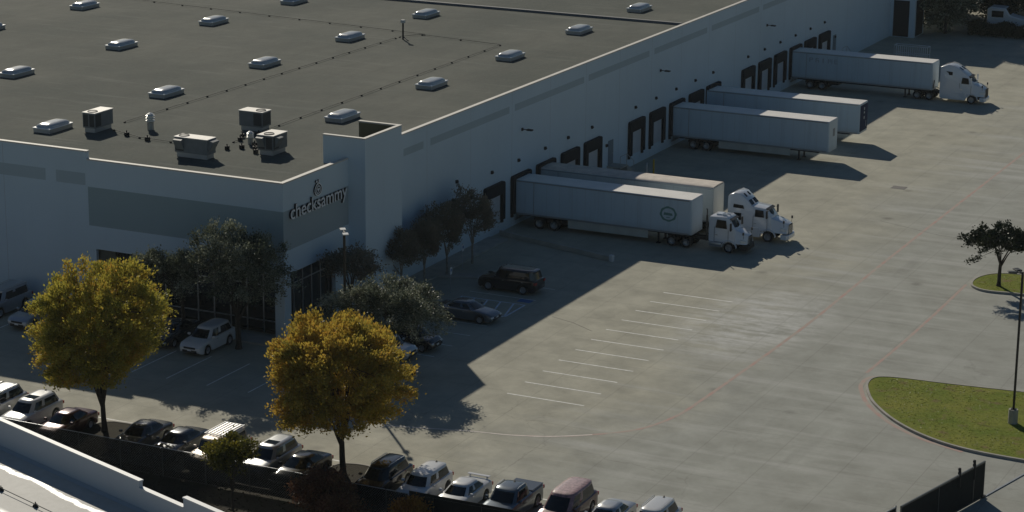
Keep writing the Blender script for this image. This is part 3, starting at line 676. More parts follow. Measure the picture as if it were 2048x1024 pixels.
CAR = {   # length, width, height, wheel r, hood/deck profile, cabin (a0 cowl, a1 roof front, a2 roof rear, a3 rear base), roof half width
 'sedan': dict(L=4.85, W=1.84, H=1.45, r=.335, top=[(-2.42, .62), (-2.38, .90), (-2.25, 1.00), (-1.55, 1.04), (.8, .98), (1.2, .95), (2.0, .80), (2.3, .66), (2.42, .52)], cab=(1.05, .25, -.95, -1.75), rw=.60, belt=.97, ax=(1.42, -1.40)),
 'suv': dict(L=4.75, W=1.88, H=1.72, r=.37, top=[(-2.37, .66), (-2.35, 1.05), (-2.2, 1.12), (-1.0, 1.12), (.9, 1.08), (1.3, 1.06), (2.0, .95), (2.28, .78), (2.37, .6)], cab=(1.15, .45, -1.85, -2.22), rw=.66, belt=1.08, ax=(1.42, -1.40)),
 'boxsuv': dict(L=4.95, W=1.98, H=1.86, r=.40, top=[(-2.47, .7), (-2.45, 1.12), (-2.3, 1.18), (-1.0, 1.18), (1.0, 1.16), (1.3, 1.14), (2.25, 1.05), (2.42, .9), (2.47, .6)], cab=(1.2, .72, -2.15, -2.36), rw=.74, belt=1.14, ax=(1.5, -1.45)),
 'hatch': dict(L=4.2, W=1.82, H=1.63, r=.34, top=[(-2.1, .62), (-2.08, 1.02), (-1.95, 1.06), (.8, 1.02), (1.15, 1.0), (1.8, .90), (2.03, .72), (2.1, .55)], cab=(1.15, .62, -1.72, -1.98), rw=.68, belt=1.02, ax=(1.3, -1.27)),
 'van': dict(L=5.0, W=1.98, H=1.78, r=.35, top=[(-2.5, .62), (-2.48, 1.02), (-2.3, 1.06), (.9, 1.02), (1.6, 1.0), (2.2, .86), (2.45, .68), (2.5, .5)], cab=(1.65, .72, -2.1, -2.4), rw=.72, belt=1.02, ax=(1.6, -1.45)),
 'pickup': dict(L=5.4, W=1.96, H=1.80, r=.40, top=[(-2.7, .7), (-2.68, 1.12), (-2.55, 1.16), (-.85, 1.16), (1.0, 1.14), (1.4, 1.12), (2.45, 1.02), (2.62, .85), (2.7, .6)], cab=(1.25, .62, -.75, -1.05), rw=.72, belt=1.12, ax=(1.7, -1.65)),
}
def car(label, cat, kind, pm, x, y, rz, group=None, name='parked_car', rack=False, sunroof=False, spoiler=False, roofm=None, rimm=None, plate=True, rails=False, antenna=False):
    P = CAR[kind]; L, W, H, r = P['L'], P['W'], P['H'], P['r']; hw = W / 2; ax = P['ax']
    e = empty(name, label, cat, (x, y, .004), rz, group)
    # body shell: cross sections along the length with real wheel arches
    R_ = r + .07; xs = set([-L / 2, -L / 2 + .04, -L / 2 + .12, -L / 2 + .3, L / 2, L / 2 - .04, L / 2 - .12, L / 2 - .3])
    for a in ax:
        for k in range(-6, 7): xs.add(a + R_ * math.sin(k / 6 * math.pi / 2) * .999)
    for k in range(24): xs.add(-L / 2 + L * (k + .5) / 24)
    xs = sorted(xs); rings = []
    for xx in xs:
        zt = interp(P['top'], xx); t = abs(xx) / (L / 2); wv = hw * (1 - .02 * t * t - .16 * max(0, (t - .86) / .14) ** 2)
        fl = .24 + .16 * max(0, (t - .93) / .07)
        za = fl
        for a in ax:
            d = abs(xx - a)
            if d < R_: za = max(za, r + math.sqrt(max(0, R_ * R_ - d * d)) - .01)
        crown = .03 if abs(xx) > .5 else .02
        m = max(.58, za + .04)
        half = [(0, fl), (wv * .72, fl), (wv * .74, za), (wv * .985, za), (wv, min(m, zt - .14)), (wv * .995, zt - .16), (wv * .965, zt - .05), (wv * .88, zt - .005), (wv * .6, zt + crown * .8), (0, zt + crown)]
        rings.append([(xx, y_, z_) for y_, z_ in half] + [(xx, -y_, z_) for y_, z_ in half[-2:0:-1]])
    b = MB(); b.loft(rings); b.build('body', pm, e, smooth=32)
    # cabin: plan-view rounded rings from belt to roof, sorted into glass and painted faces
    a0, a1, a2, a3 = P['cab']; zb = P['belt'] - .03; wb = hw * .90; wr = P['rw'] * (hw / .94); NP = 32
    def plan(xf, xr, wv, z, rc=.28):
        pts = []
        cx = (xf + xr) / 2; hl = (xf - xr) / 2
        for k in range(NP):
            t = 2 * math.pi * (k + .5) / NP; c_, s_ = math.cos(t), math.sin(t); p_ = 6.5
            q = (abs(c_) ** p_ + abs(s_) ** p_) ** (-1 / p_)
            pts.append((cx + hl * c_ * q + (.10 * (1 - (s_ * q) ** 2) if c_ > 0 else -.05 * (1 - (s_ * q) ** 2)), wv * s_ * q, z))
        return pts
    lv = [0, .3, .62, .86]; zr = H - .06; ringz = []
    for t in lv:
        ringz.append(plan(a0 + (a1 - a0) * t, a3 + (a2 - a3) * t, wb + (wr - wb) * t ** 1.25, zb + (zr - zb) * t))
    top = [plan(a1 + .05, a2 - .05, wr * .985, zr), plan(a1 - .06, a2 + .06, wr * .90, H - .012), plan(a1 - .35, a2 + .3, wr * .55, H + .012)]
    groups = {'windshield': MB(), 'rear_window': MB(), 'side_window': MB(), 'side_window2': MB()}; pil = MB()
    allr = ringz + top; V = [p for rg in allr for p in rg]
    NB = {g: [] for g in list(groups) + ['roof']}
    bp = (a0 + a3) / 2 + (.15 if kind != 'pickup' else .2)
    for l in range(len(allr) - 1):
        for k in range(NP):
            j = (k + 1) % NP; f = (l * NP + k, l * NP + j, (l + 1) * NP + j, (l + 1) * NP + k)
            mid = sum((Vector(V[i]) for i in f), Vector()) / 4; t = 2 * math.pi * (k + 1) / NP % (2 * math.pi); c_, s_ = math.cos(t), math.sin(t)
            corner = min(abs(c_), abs(s_)) > .60
            if l >= 3 or corner: g = 'roof'
            elif abs(c_) > abs(s_): g = 'windshield' if c_ > 0 else 'rear_window'
            else:
                g = 'side_window' if s_ > 0 else 'side_window2'
                if abs(mid.x - bp) < .1 and kind != 'pickup': g = 'roof'
            NB[g].append(f)
    k0 = (len(allr) - 1) * NP; NB['roof'].append(tuple(range(k0, k0 + NP)))
    rfm = roofm or pm
    for g, fs in NB.items():
        if not fs: continue
        b = MB(); used = sorted({i for f in fs for i in f}); ix = {v: n for n, v in enumerate(used)}
        b.add([V[i] for i in used], [tuple(ix[i] for i in f) for f in fs]); b.build('roof' if g == 'roof' else g.replace('2', ''), rfm if g == 'roof' else M_CGLASS, e, smooth=38)
    for a in ax:
        for s in (1, -1): wheel_parts(e, a, s * (hw - .125), r, .23, rimm, s)
    # lamps, grille, mirrors, plate
    zf = interp(P['top'], L / 2 - .12); xr_ = -L / 2
    for s in (1, -1):
        b = MB(); yy = s * hw
        b.loft([[(L / 2 - .50, s * (hw - .03), zf - .02), (L / 2 - .50, s * (hw - .03), zf - .14), (L / 2 - .50, s * (hw - .2), zf - .14), (L / 2 - .50, s * (hw - .2), zf + .0)],
                [(L / 2 - .02, s * (hw * .86), zf - .06), (L / 2 - .02, s * (hw * .86), zf - .18), (L / 2 + .012, s * (hw * .55), zf - .17), (L / 2 - .0, s * (hw * .55), zf - .07)]]); b.build('headlight', M_LAMP, e, bevel=.01)
        zt_ = interp(P['top'], -L / 2 + .05); b = MB(); b.box(xr_ - .015, xr_ + .22, min(s * hw * .62, s * hw * .93), max(s * hw * .62, s * hw * .93), zt_ - .27, zt_ - .08); b.build('taillight', M_TAIL, e, bevel=.01)
        b = MB(); b.box(a0 - .42, a0 - .26, min(s * (hw - .02), s * (hw + .19)), max(s * (hw - .02), s * (hw + .19)), P['belt'] + .02, P['belt'] + .17); b.build('mirror', pm, e, bevel=.03)
    b = MB(); b.box(L / 2 - .03, L / 2 + .02, -hw * .5, hw * .5, zf - .20, zf - .07); b.box(L / 2 - .06, L / 2 + .015, -hw * .62, hw * .62, .32, zf - .28); b.build('grille', M_TRIM, e, bevel=.01)
    b = MB(); b.box(-L / 2 + .35, L / 2 - .35, -hw * .70, hw * .70, .19, .30); b.build('underbody', M_TRIM, e)
    if plate: b = MB(); b.box(L / 2 + .021, L / 2 + .035, -.16, .16, .46, .58); b.build('licence_plate', M_SIGNW, e)
    b = MB()
    for s in (1, -1):
        for xx in (a0 - .95, bp - .95 if kind != 'pickup' else a0 - .95): b.box(xx - .09, xx + .09, min(s * hw * .99, s * (hw + .015)), max(s * hw * .99, s * (hw + .015)), P['belt'] - .17, P['belt'] - .14)
    b.build('handle', M_CHROME if kind != 'hatch' else pm, e)
    if kind == 'pickup':
        b = MB(); b.box(-2.58, -1.1, -.88, .88, 1.15, 1.215); b.build('bed_cover', C_CHAR, e, bevel=.02)
    if sunroof: b = MB(); b.box(a1 - .95, a1 - .30, -wr * .62, wr * .62, H - .005, H + .022); b.build('sunroof', M_CGLASS, e, bevel=.01)
    if rails:
        for s in (1, -1): b = MB(); b.tube([(a1 - .15, s * wr * .90, H - .02), (a1 - .3, s * wr * .9, H + .05), (a2 + .3, s * wr * .9, H + .05), (a2 + .15, s * wr * .9, H - .02)], .022, 6); b.build('roof_rail', M_ALU, e)
    if rack:
        b = MB()
        for s in (1, -1): b.tube([(a1 - .35, s * wr * .88, H + .10), (a2 + .15, s * wr * .88, H + .10)], .03, 6)
        for k in range(3): xx = a1 - .4 - k * (a1 - a2 - .6) / 2; b.tube([(xx, -wr * .88, H + .10), (xx, wr * .88, H + .10)], .025, 6); [b.tube([(xx, s * wr * .88, H - .03), (xx, s * wr * .88, H + .10)], .03, 6) for s in (1, -1)]
        for k in range(5): yy = -wr * .6 + k * wr * .3; b.box(a2 + .25, a1 - .5, yy - .05, yy + .05, H + .115, H + .135)
        b.build('roof_rack', M_ALU, e)
    if spoiler: b = MB(); b.box(-2.36, -2.12, -.72, .72, 1.16, 1.19); b.box(-2.3, -2.16, -.6, -.52, 1.02, 1.16); b.box(-2.3, -2.16, .52, .6, 1.02, 1.16); b.build('spoiler', pm, e, bevel=.01)
    if antenna: b = MB(); b.prism([(a2 + .15, H - .01), (a2 + .38, H - .01), (a2 + .17, H + .09)], -.03, .03, 'y'); b.build('antenna', M_TRIM, e)
    return e
C_WHITE = paint('white_paint', (.70, .70, .70)); C_SILV = paint('silver_paint', (.46, .47, .48), .5, .3); C_RED = paint('dark_red_paint', (.055, .006, .009), .3, .22)
C_CHAR = paint('charcoal_paint', (.055, .062, .07), .5, .24); C_BLK = paint('black_paint', (.010, .012, .015), .2, .16); C_BEIGE = paint('champagne_paint', (.52, .45, .38), .3, .35)
C_GREY = paint('grey_paint', (.06, .065, .07), .3, .25); C_BLUEG = paint('blue_grey_paint', (.11, .135, .16), .5, .25); C_MAR = paint('maroon_paint', (.09, .02, .022), .2, .35)
C_DUST = paint('faded_pink_roof', (.36, .20, .20), .0, .6, var=.45, vscale=5); C_PGREY = paint('pale_grey_paint', (.36, .39, .43), .4, .3)
D = -math.pi / 2
GR = 'cars in the long row along the front kerb'
car('silver crossover at the far left end of the kerb row', 'car', 'suv', C_SILV, -27.3, -19.2, D, GR, rails=True)
car('white wagon-like SUV with a sunroof, between the silver crossover and the dark red sedan', 'car', 'suv', C_WHITE, -24.35, -19.4, D, GR, sunroof=True, antenna=True)
car('dark red sedan parked left of the first yellow tree', 'car', 'sedan', C_RED, -21.2, -20.0, D, GR)
car('shaded dark grey sedan parked just right of the first yellow tree', 'car', 'sedan', C_GREY, -15.7, -19.7, D, GR)
car('charcoal sedan parked beside the champagne SUV with the roof rack', 'car', 'sedan', C_CHAR, -12.9, -19.8, D, GR)
car('champagne boxy SUV carrying a slatted roof rack', 'car', 'boxsuv', C_BEIGE, -9.75, -20.2, D, GR, rack=True)
car('silver crossover with sunroof partly behind the small leafy tree', 'car', 'suv', C_SILV, -6.3, -19.7, D, GR, sunroof=True, rimm=M_DRIM)
car('glossy black sedan parked beside the second yellow tree', 'car', 'sedan', C_BLK, -3.95, -20.1, D, GR, rimm=M_DRIM)
car('black crossover with roof rails just right of the second yellow tree', 'car', 'suv', C_BLK, 1.4, -19.7, D, GR, rails=True, sunroof=True)
car('white box shaped hatchback with wraparound dark glass', 'car', 'hatch', C_WHITE, 4.0, -19.3, D, GR, rimm=M_DRIM, antenna=True)
car('white sedan with a rear spoiler behind the screened fence', 'car', 'sedan', C_WHITE, 6.65, -19.7, D, GR, spoiler=True)
car('blue grey pickup truck with roof rails in the kerb row', 'pickup', 'pickup', C_BLUEG, 9.75, -19.6, D, GR, name='pickup_truck', rails=True, antenna=True)
car('maroon minivan with a dusty faded pink roof', 'minivan', 'van', C_MAR, 12.9, -18.7, D, GR, name='minivan', roofm=C_DUST)
car('silver sedan cut by the bottom edge right of the maroon minivan', 'car', 'sedan', C_SILV, 15.65, -19.2, D, GR)
car('white crossover at the right end of the kerb row', 'car', 'suv', C_WHITE, 18.3, -18.9, D, GR, antenna=True, rails=True)
G2 = 'cars parked in the building shade by the office'
car('white SUV with a front plate alone in the shade beside the oak', 'car', 'suv', C_WHITE, -23.15, -.7, D, G2, name='parked_car')
car('grey panelled van in the shade at the left frame edge', 'van', 'boxsuv', C_PGREY, -41.6, 0.0, D, G2, name='parked_van', rails=True)
car('pale grey SUV mostly hidden behind the left yellow tree', 'car', 'suv', C_PGREY, -37.6, -1.2, D, G2)
car('dark sedan deep in shade just left of the white SUV by the office', 'car', 'sedan', C_CHAR, -26.2, -.3, D, G2)
car('grey sedan facing the lot beside the blue hatched aisle', 'car', 'sedan', C_BLUEG, -10.2, 14.2, 0, G2)
car('black SUV backed out toward the lot nearest the dock trees', 'car', 'boxsuv', C_BLK, -10.75, 22.7, math.pi, G2)
car('small dark car peeking out past the bushy oak', 'car', 'hatch', C_BLK, -10.6, 6.2, 0, G2)
car('small silver car mostly hidden behind the second yellow tree', 'car', 'hatch', C_SILV, -11.1, 3.45, 0, G2)

# ------------------------------------------------------------------ trailers
M_TGLASS = mat('truck_glass', (.006, .009, .012), .08, 0, .22)
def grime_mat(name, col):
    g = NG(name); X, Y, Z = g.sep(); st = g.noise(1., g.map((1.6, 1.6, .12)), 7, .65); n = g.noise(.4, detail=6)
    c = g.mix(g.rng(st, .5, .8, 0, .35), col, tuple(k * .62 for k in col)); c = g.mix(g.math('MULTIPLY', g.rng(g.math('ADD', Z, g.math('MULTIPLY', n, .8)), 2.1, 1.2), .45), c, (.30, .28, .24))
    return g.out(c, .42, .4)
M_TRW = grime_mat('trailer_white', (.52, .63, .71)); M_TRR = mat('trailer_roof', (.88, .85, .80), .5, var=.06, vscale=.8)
M_TROOF2 = mat('dirty_trailer_roof', (.66, .58, .50), .7, var=.16, vscale=1.5); M_RAIL = mat('trailer_rail', (.38, .39, .40), .4, .6)
M_SKIRT = mat('skirt_grey', (.52, .52, .47), .5, var=.1, vscale=1); M_TRB = grime_mat('trailer_cream', (.60, .62, .60)); M_NOSEB = mat('navy_panel', (.018, .035, .085), .7, spec=.1)
M_REARP = mat('rear_panel', (.50, .52, .54), .5, var=.06, vscale=.8)
FX = -3.01; RX = -19.16; TL = 16.15
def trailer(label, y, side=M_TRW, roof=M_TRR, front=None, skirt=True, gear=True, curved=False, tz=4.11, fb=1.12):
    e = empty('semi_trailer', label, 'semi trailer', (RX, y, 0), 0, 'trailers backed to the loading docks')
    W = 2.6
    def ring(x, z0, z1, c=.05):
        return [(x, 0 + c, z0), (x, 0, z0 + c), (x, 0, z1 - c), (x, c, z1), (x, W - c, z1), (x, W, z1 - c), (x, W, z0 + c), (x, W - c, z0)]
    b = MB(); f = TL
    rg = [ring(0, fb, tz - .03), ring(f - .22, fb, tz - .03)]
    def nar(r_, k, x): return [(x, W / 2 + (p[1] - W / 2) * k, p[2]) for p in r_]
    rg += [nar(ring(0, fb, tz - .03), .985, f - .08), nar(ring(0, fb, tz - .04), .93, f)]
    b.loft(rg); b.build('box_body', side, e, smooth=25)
    b = MB(); zr = tz
    if curved: b.prism([(.06, zr - .028), (.12, zr + .02), (.5, zr + .06), (1.3, zr + .09), (2.1, zr + .06), (W - .12, zr + .02), (W - .06, zr - .028)], .02, f - .05, 'x')
    else: b.box(.02, f - .05, .06, W - .06, zr - .028, zr)
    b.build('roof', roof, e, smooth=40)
    for s in (0, 1):
        b = MB(); yy = -.015 if s == 0 else W + .002; b.box(.02, f - .2, yy, yy + .013, tz - .16, tz - .06); b.box(.02, f - .2, yy - (.012 if s == 0 else 0), yy + (.013 if s == 0 else .025), fb + .0, fb + .14); b.build('side_rail', M_RAIL, e)
    # rear door post line and vertical panel seams
    b = MB(); b.box(1.80, 1.86, -.006, -.001, fb + .15, tz - .17)
    for k in range(1, 12): b.box(1.83 + k * 1.19, 1.842 + k * 1.19, -.004, -.001, fb + .15, tz - .17)
    b.build('side_seams', M_RAIL, e)
    if front:
        b = MB(); b.box(f + .001, f + .03, .14, W - .14, fb + .2, tz - .18); b.build('front_panel', front, e)
    b = MB(); b.box(.02, .12, .05, W - .05, .55, .67); b.box(.04, .1, .5, .6, .67, fb); b.box(.04, .1, W - .6, W - .5, .67, fb); b.build('underride_guard', M_RAIL, e)
    b = MB(); b.box(.6, f - 1.2, .75, .95, fb - .28, fb - .001); b.box(.6, f - 1.2, W - .95, W - .75, fb - .28, fb - .001); b.box(1.6, 5.4, .55, W - .55, .58, .80); b.build('chassis', M_DARK, e)
    for a in (2.35, 3.72):
        for yy, s in ((.33, -1), (W - .33, 1)):
            wheel_parts(e, a, yy, .51, .60, mat('truck_rim', (.42, .42, .42), .4, .6), s, True)
    if skirt:
        for yy in (.06, W - .09): b = MB(); b.prism([(5.0, .42), (5.0, fb - .002), (12.3, fb - .002), (12.3, .45)] if True else [], yy, yy + .03, 'y'); b.build('side_skirt', M_SKIRT, e)
    if gear:
        for yy in (.45, W - .60):
            b = MB(); b.box(13.0, 13.14, yy, yy + .14, .1 if skirt is not None else .1, fb - .002); b.box(12.9, 13.24, yy - .06, yy + .2, .02, .1); b.build('landing_leg', M_DARK, e)
    return e
tA = trailer('nearest white trailer with a round green emblem on its side', 40.54, skirt=True)
tB = trailer('trailer with a dirty brownish rounded roof, just behind the emblem trailer', 45.40, side=M_TRB, roof=M_TROOF2, curved=True)
tC = trailer('white trailer without a truck, nearer of the middle pair, round-hubbed wheels showing', 75.84)
tD = trailer('white trailer with a navy blue front panel', 85.31, front=M_NOSEB)
tE = trailer('farthest trailer with faint lettering near its dock end', 110.91, skirt=False)
# emblem: dark green badge ring with a bar, on trailer A side
b = MB(); M_GREEN = mat('badge_green', (.13, .27, .25), .6)
def badge(b, cx, cz, ro, ri, y0, y1, n=32):
    vs = []; fs = []
    for k in range(n):
        a = 2 * math.pi * k / n; wob = 1 + (.06 if k % 4 < 2 else 0)
        vs += [(cx + ro * wob * math.cos(a), y0, cz + ro * .86 * wob * math.sin(a)), (cx + ri * math.cos(a), y0, cz + ri * .86 * math.sin(a)), (cx + ro * wob * math.cos(a), y1, cz + ro * .86 * wob * math.sin(a)), (cx + ri * math.cos(a), y1, cz + ri * .86 * math.sin(a))]
    for k in range(n):
        a, c = 4 * k, 4 * ((k + 1) % n); fs += [(a, a + 1, c + 1, c), (a + 2, c + 2, c + 3, a + 3), (a, c, c + 2, a + 2), (a + 1, a + 3, c + 3, c + 1)]
    b.add(vs, fs)
ex = -4.92 - RX - .15
badge(b, ex, 2.72, .72, .56, -.012, -.006); b.prism([(ex - .42, 2.62), (ex + .40, 2.60), (ex + .34, 2.80), (ex - .36, 2.84)], -.012, -.006, 'y'); b.prism([(ex - .2, 2.40), (ex + .2, 2.40), (ex + .15, 2.46), (ex - .15, 2.46)], -.012, -.006, 'y')
b.build('emblem', M_GREEN, tA)
# faint stretched marks on trailer E, a label and marks on the fronts
b = MB()
gl = [[(0, 0, .12, .62), (.12, .5, .4, .62), (.12, .28, .4, .38), (.34, .3, .44, .6)], [(0, 0, .12, .62), (.12, .5, .4, .62), (.3, .0, .42, .26), (.12, .26, .4, .36)], [(.1, 0, .24, .62)], [(0, 0, .1, .62), (.2, .2, .3, .62), (.4, 0, .5, .62)], [(0, 0, .1, .62), (.1, .52, .4, .62), (.1, .27, .34, .36), (.1, 0, .4, .1)]]
for i, g in enumerate(gl):
    for x0, z0, x1, z1 in g: b.box(2.15 + i * .72 + x0, 2.15 + i * .72 + x1, -.010, -.0062, 3.05 + z0 * .8, 3.05 + z1 * .8)
b.build('faint_lettering', mat('faded_blue_ink', (.36, .42, .48), .6), tE)
b = MB()
for z0, z1, y0, y1 in ((3.35, 3.62, 1.25, 1.5), (3.0, 3.2, 1.22, 1.52), (2.45, 2.72, 1.25, 1.5)): b.box(TL + .031, TL + .036, y0, y1, z0, z1)
b.box(TL + .031, TL + .036, 1.95, 2.05, 1.6, 2.2); b.build('front_marks', mat('pale_decal', (.40, .46, .50), .5), tD)
b = MB(); b.box(TL + .001, TL + .01, 1.15, 1.75, 2.5, 3.25); b.build('placard', mat('placard_grey', (.22, .25, .28), .5), tC)
b = MB(); b.tube([(TL + .06, .35, 1.3), (TL + .12, .5, 2.2)], .05, 6); b.tube([(TL + .06, 1.0, 1.35), (TL + .2, 1.3, 1.3), (TL + .5, 1.4, 1.15)], .04, 6); b.build('air_hose', M_BLACK, tE)
b = MB(); b.box(6.9, 7.05, 1.1, 1.3, 4.115, 4.15); 

# ------------------------------------------------------------------ tractors
def truck(label, x, y, st, name='semi_tractor'):
    e = empty(name, label, 'semi truck', (x, y + 1.3, 0), 0, 'white semi trucks coupled to trailers')
    wp = paint('truck_white', (.80, .82, .85), 0, .28)
    def rr(x, w0, w1, z0, z1, c=.12):
        # section: bottom half width w0, top half width w1
        return [(x, -w0, z0), (x, -w0 * .5 - w1 * .5, (z0 + z1) / 2), (x, -w1, z1 - c), (x, -w1 + c * .3, z1 - c * .3), (x, -w1 + c, z1), (x, w1 - c, z1), (x, w1 - c * .35, z1 - c * .35), (x, w1, z1 - c), (x, w0 * .5 + w1 * .5, (z0 + z1) / 2), (x, w0, z0)]
    b = MB(); b.loft([rr(*r_) for r_ in st['cab']]); b.build('cab', wp, e, smooth=35)
    b = MB(); b.loft([rr(*r_) for r_ in st['hood']]); b.build('hood', wp, e, smooth=35)
    sm = mat('seam_black', (.02, .02, .022), .6)
    for s in (-1, 1):    # door outline, hood gap, grab handle
        b = MB(); dx0, dx1, dw = st.get('door', (-1.45, -.12, 1.125))
        y0, y1 = sorted((s * dw, s * (dw + .012)))
        b.box(dx0, dx0 + .03, y0, y1, .95, 2.3); b.box(dx1, dx1 + .03, y0, y1, .95, 2.1); b.box(dx0 + .03, dx1, y0, y1, .92, .95); b.build('door_seam', sm, e)
        b = MB(); y0, y1 = sorted((s * (dw + .012), s * (dw + .05))); b.box(dx0 + .12, dx0 + .34, y0, y1, 1.55, 1.6); b.build('door_handle', M_CHROME, e)
    vz = st['ws'][1]; b = MB(); b.loft([[(vz[0] - .02, -vz[2], vz[1] + .02), (vz[0] - .02, vz[2], vz[1] + .02), (vz[0] - .02, vz[2], vz[1] + .08), (vz[0] - .02, -vz[2], vz[1] + .08)], [(vz[0] + .26, -vz[2] * .96, vz[1] - .06), (vz[0] + .26, vz[2] * .96, vz[1] - .06), (vz[0] + .26, vz[2] * .96, vz[1] - .03), (vz[0] + .26, -vz[2] * .96, vz[1] - .03)]]); b.build('sun_visor', M_TRIM, e)
    # windshield in two panes and side glass
    (bx, bz, bw), (tx, tz_, tw) = st['ws']
    for s in (-1, 1):
        b = MB(); n = Vector((1, 0, .55)).normalized() * .02
        q = [(bx, s * .03, bz), (bx - .10, s * bw, bz), (tx - .06, s * tw, tz_), (tx, s * .03, tz_)]
        b.loft([q, [(p[0] + n.x, p[1], p[2] + n.z) for p in q]]); b.build('windshield', M_TGLASS, e)
    for s in (-1, 1):
        for poly, yw0 in st['glass']:
            b = MB(); b.prism(poly, min(s * yw0, s * (yw0 + .02)), max(s * yw0, s * (yw0 + .02)), 'y'); b.build('side_window', M_TGLASS, e)
    for poly, w_ in st.get('roofglass', []):
        for s in (-1, 1):
            b = MB(); b.add([(poly[0][0], s * w_[0], poly[0][1]), (poly[0][0], s * w_[1], poly[0][1]), (poly[1][0], s * w_[1] * .95, poly[1][1]), (poly[1][0], s * w_[0], poly[1][1])], [(0, 1, 2, 3)]); b.build('roof_window', M_TGLASS, e)
    nx = st['nose']; hz = st['hoodz']
    b = MB(); b.loft([[(nx + .0, -.42, .75), (nx + .03, -.42, hz - .1), (nx + .03, .42, hz - .1), (nx + .0, .42, .75)], [(nx + .07, -.40, .78), (nx + .09, -.36, hz - .16), (nx + .09, .36, hz - .16), (nx + .07, .40, .78)]]); gr = b.build('grille', M_DARK, e, bevel=.02)
    b = MB()
    for k in range(6): zz = .86 + k * (hz - 1.1) / 5.4; b.box(nx + .085, nx + .105, -.36, .36, zz, zz + .04)
    b.box(nx + .07, nx + .1, -.42, -.37, .78, hz - .14); b.box(nx + .07, nx + .1, .37, .42, .78, hz - .14)
    b.build('slats', M_CHROME if not st.get('dark_grille') else M_TRIM, gr)
    b = MB(); b.loft([[(nx - .5, -1.18, .38), (nx - .5, -1.18, .80), (nx - .5, 1.18, .80), (nx - .5, 1.18, .38)], [(nx + .02, -1.1, .34), (nx + .02, -1.1, .78), (nx + .02, 1.1, .78), (nx + .02, 1.1, .34)], [(nx + .18, -.8, .38), (nx + .16, -.8, .72), (nx + .16, .8, .72), (nx + .18, .8, .38)]]); b.build('bumper', wp if st.get('white_bumper') else M_DARK, e, bevel=.03)
    for s in (-1, 1):
        b = MB(); y0, y1 = sorted((s * .62, s * 1.04)); b.loft([[(nx - .55, s * 1.05, hz - .42), (nx - .55, s * 1.06, hz - .66), (nx - .5, s * .8, hz - .66), (nx - .5, s * .8, hz - .40)], [(nx - .06, s * .88, hz - .5), (nx - .04, s * .9, hz - .74), (nx + .02, s * .5, hz - .74), (nx, s * .5, hz - .5)]]); b.build('headlight', M_LAMP, e)
        # front fender arch
        b = MB(); A = []
        for k in range(11):
            t = math.pi * (k / 10) * 1.0; A.append((.66 * math.cos(t), .50 + .62 * math.sin(t)))
        B_ = [(p[0] * 1.10, .5 + (p[1] - .5) * 1.12) for p in A]
        b.prism(B_ + A[::-1], min(s * .92, s * 1.22), max(s * .92, s * 1.22), 'y'); b.build('fender', wp, e, bevel=.02)
        b = MB(); mx = bx - .15; b.box(mx - .07, mx + .07, min(s * 1.36, s * 1.56), max(s * 1.36, s * 1.56), bz - .1, bz + .62); b.tube([(mx, s * 1.0, bz + .5), (mx, s * 1.46, bz + .5)], .025, 5); b.tube([(mx, s * 1.05, bz - .02), (mx, s * 1.46, bz - .02)], .025, 5); b.build('mirror', wp if st.get('white_mirror') else M_TRIM, e, bevel=.02)
        b = MB(); b.tube([(nx - .25, s * .98, hz - .3), (nx - .22, s * 1.12, hz + .12)], .018, 5); b.box(nx - .29, nx - .16, min(s * 1.06, s * 1.2), max(s * 1.06, s * 1.2), hz + .1, hz + .34); b.build('hood_mirror', M_TRIM, e)
        fx0, fx1 = st['tank']; b = MB()
        if st.get('skirted'): b.box(fx0, fx1, min(s * .9, s * 1.19), max(s * .9, s * 1.19), .36, 1.25); b.build('side_fairing', wp, e, bevel=.03)
        else:
            b.lathe([(0, fx0), (.30, fx0 + .01), (.33, fx0 + .05), (.33, fx1 - .05), (.30, fx1 - .01), (0, fx1)], (0, s * .88, .72), 20, 'x'); b.build('fuel_tank', M_ALU, e, smooth=40)
            b = MB(); b.box(fx0 + .1, fx1 - .1, min(s * 1.0, s * 1.24), max(s * 1.0, s * 1.24), .50, .54); b.box(fx0 + .1, fx1 - .1, min(s * 1.0, s * 1.2), max(s * 1.0, s * 1.2), .86, .9); b.build('step', M_ALU, e)
    b = MB(); b.box(st['rear'], nx - .4, -.42, -.30, .75, 1.02); b.box(st['rear'], nx - .4, .30, .42, .75, 1.02)
    for a in st['drive']: b.box(a - .1, a + .1, -.9, .9, .42, .62)
    b.box(-.1, .1, -.9, .9, .42, .6); b.box(st['drive'][0] - .6, st['drive'][1] + .6, -.45, .45, 1.022, 1.10); b.build('chassis', M_DARK, e)
    tr = mat('truck_rim', (.42, .42, .42), .4, .6)
    for s in (-1, 1):
        wheel_parts(e, 0, s * 1.03, .51, .30, M_RIM, s)
        for a in st['drive']: wheel_parts(e, a, s * .92, .51, .60, tr, s, True)
    for px_, py_, h_ in st.get('stacks', []):
        b = MB(); b.tube([(px_, py_, .9), (px_, py_, h_ - .5)], .09, 10); b.tube([(px_, py_, h_ - .5), (px_, py_, h_), (px_ - .08, py_, h_ + .1)], .055, 8); b.build('exhaust_stack', mat('dull_stack', (.10, .09, .08), .5, .5), e)
    e.scale = (st['sc'],) * 3
    if st.get('horns'):
        b = MB(); b.box(-.9, -.5, -.55, -.35, 3.22, 3.4); b.box(-.7, -.4, .1, .25, 3.22, 3.36); b.box(-1.55, -1.0, -.4, .5, 3.2, 3.34); b.build('roof_fittings', wp, e, bevel=.03)
    return e
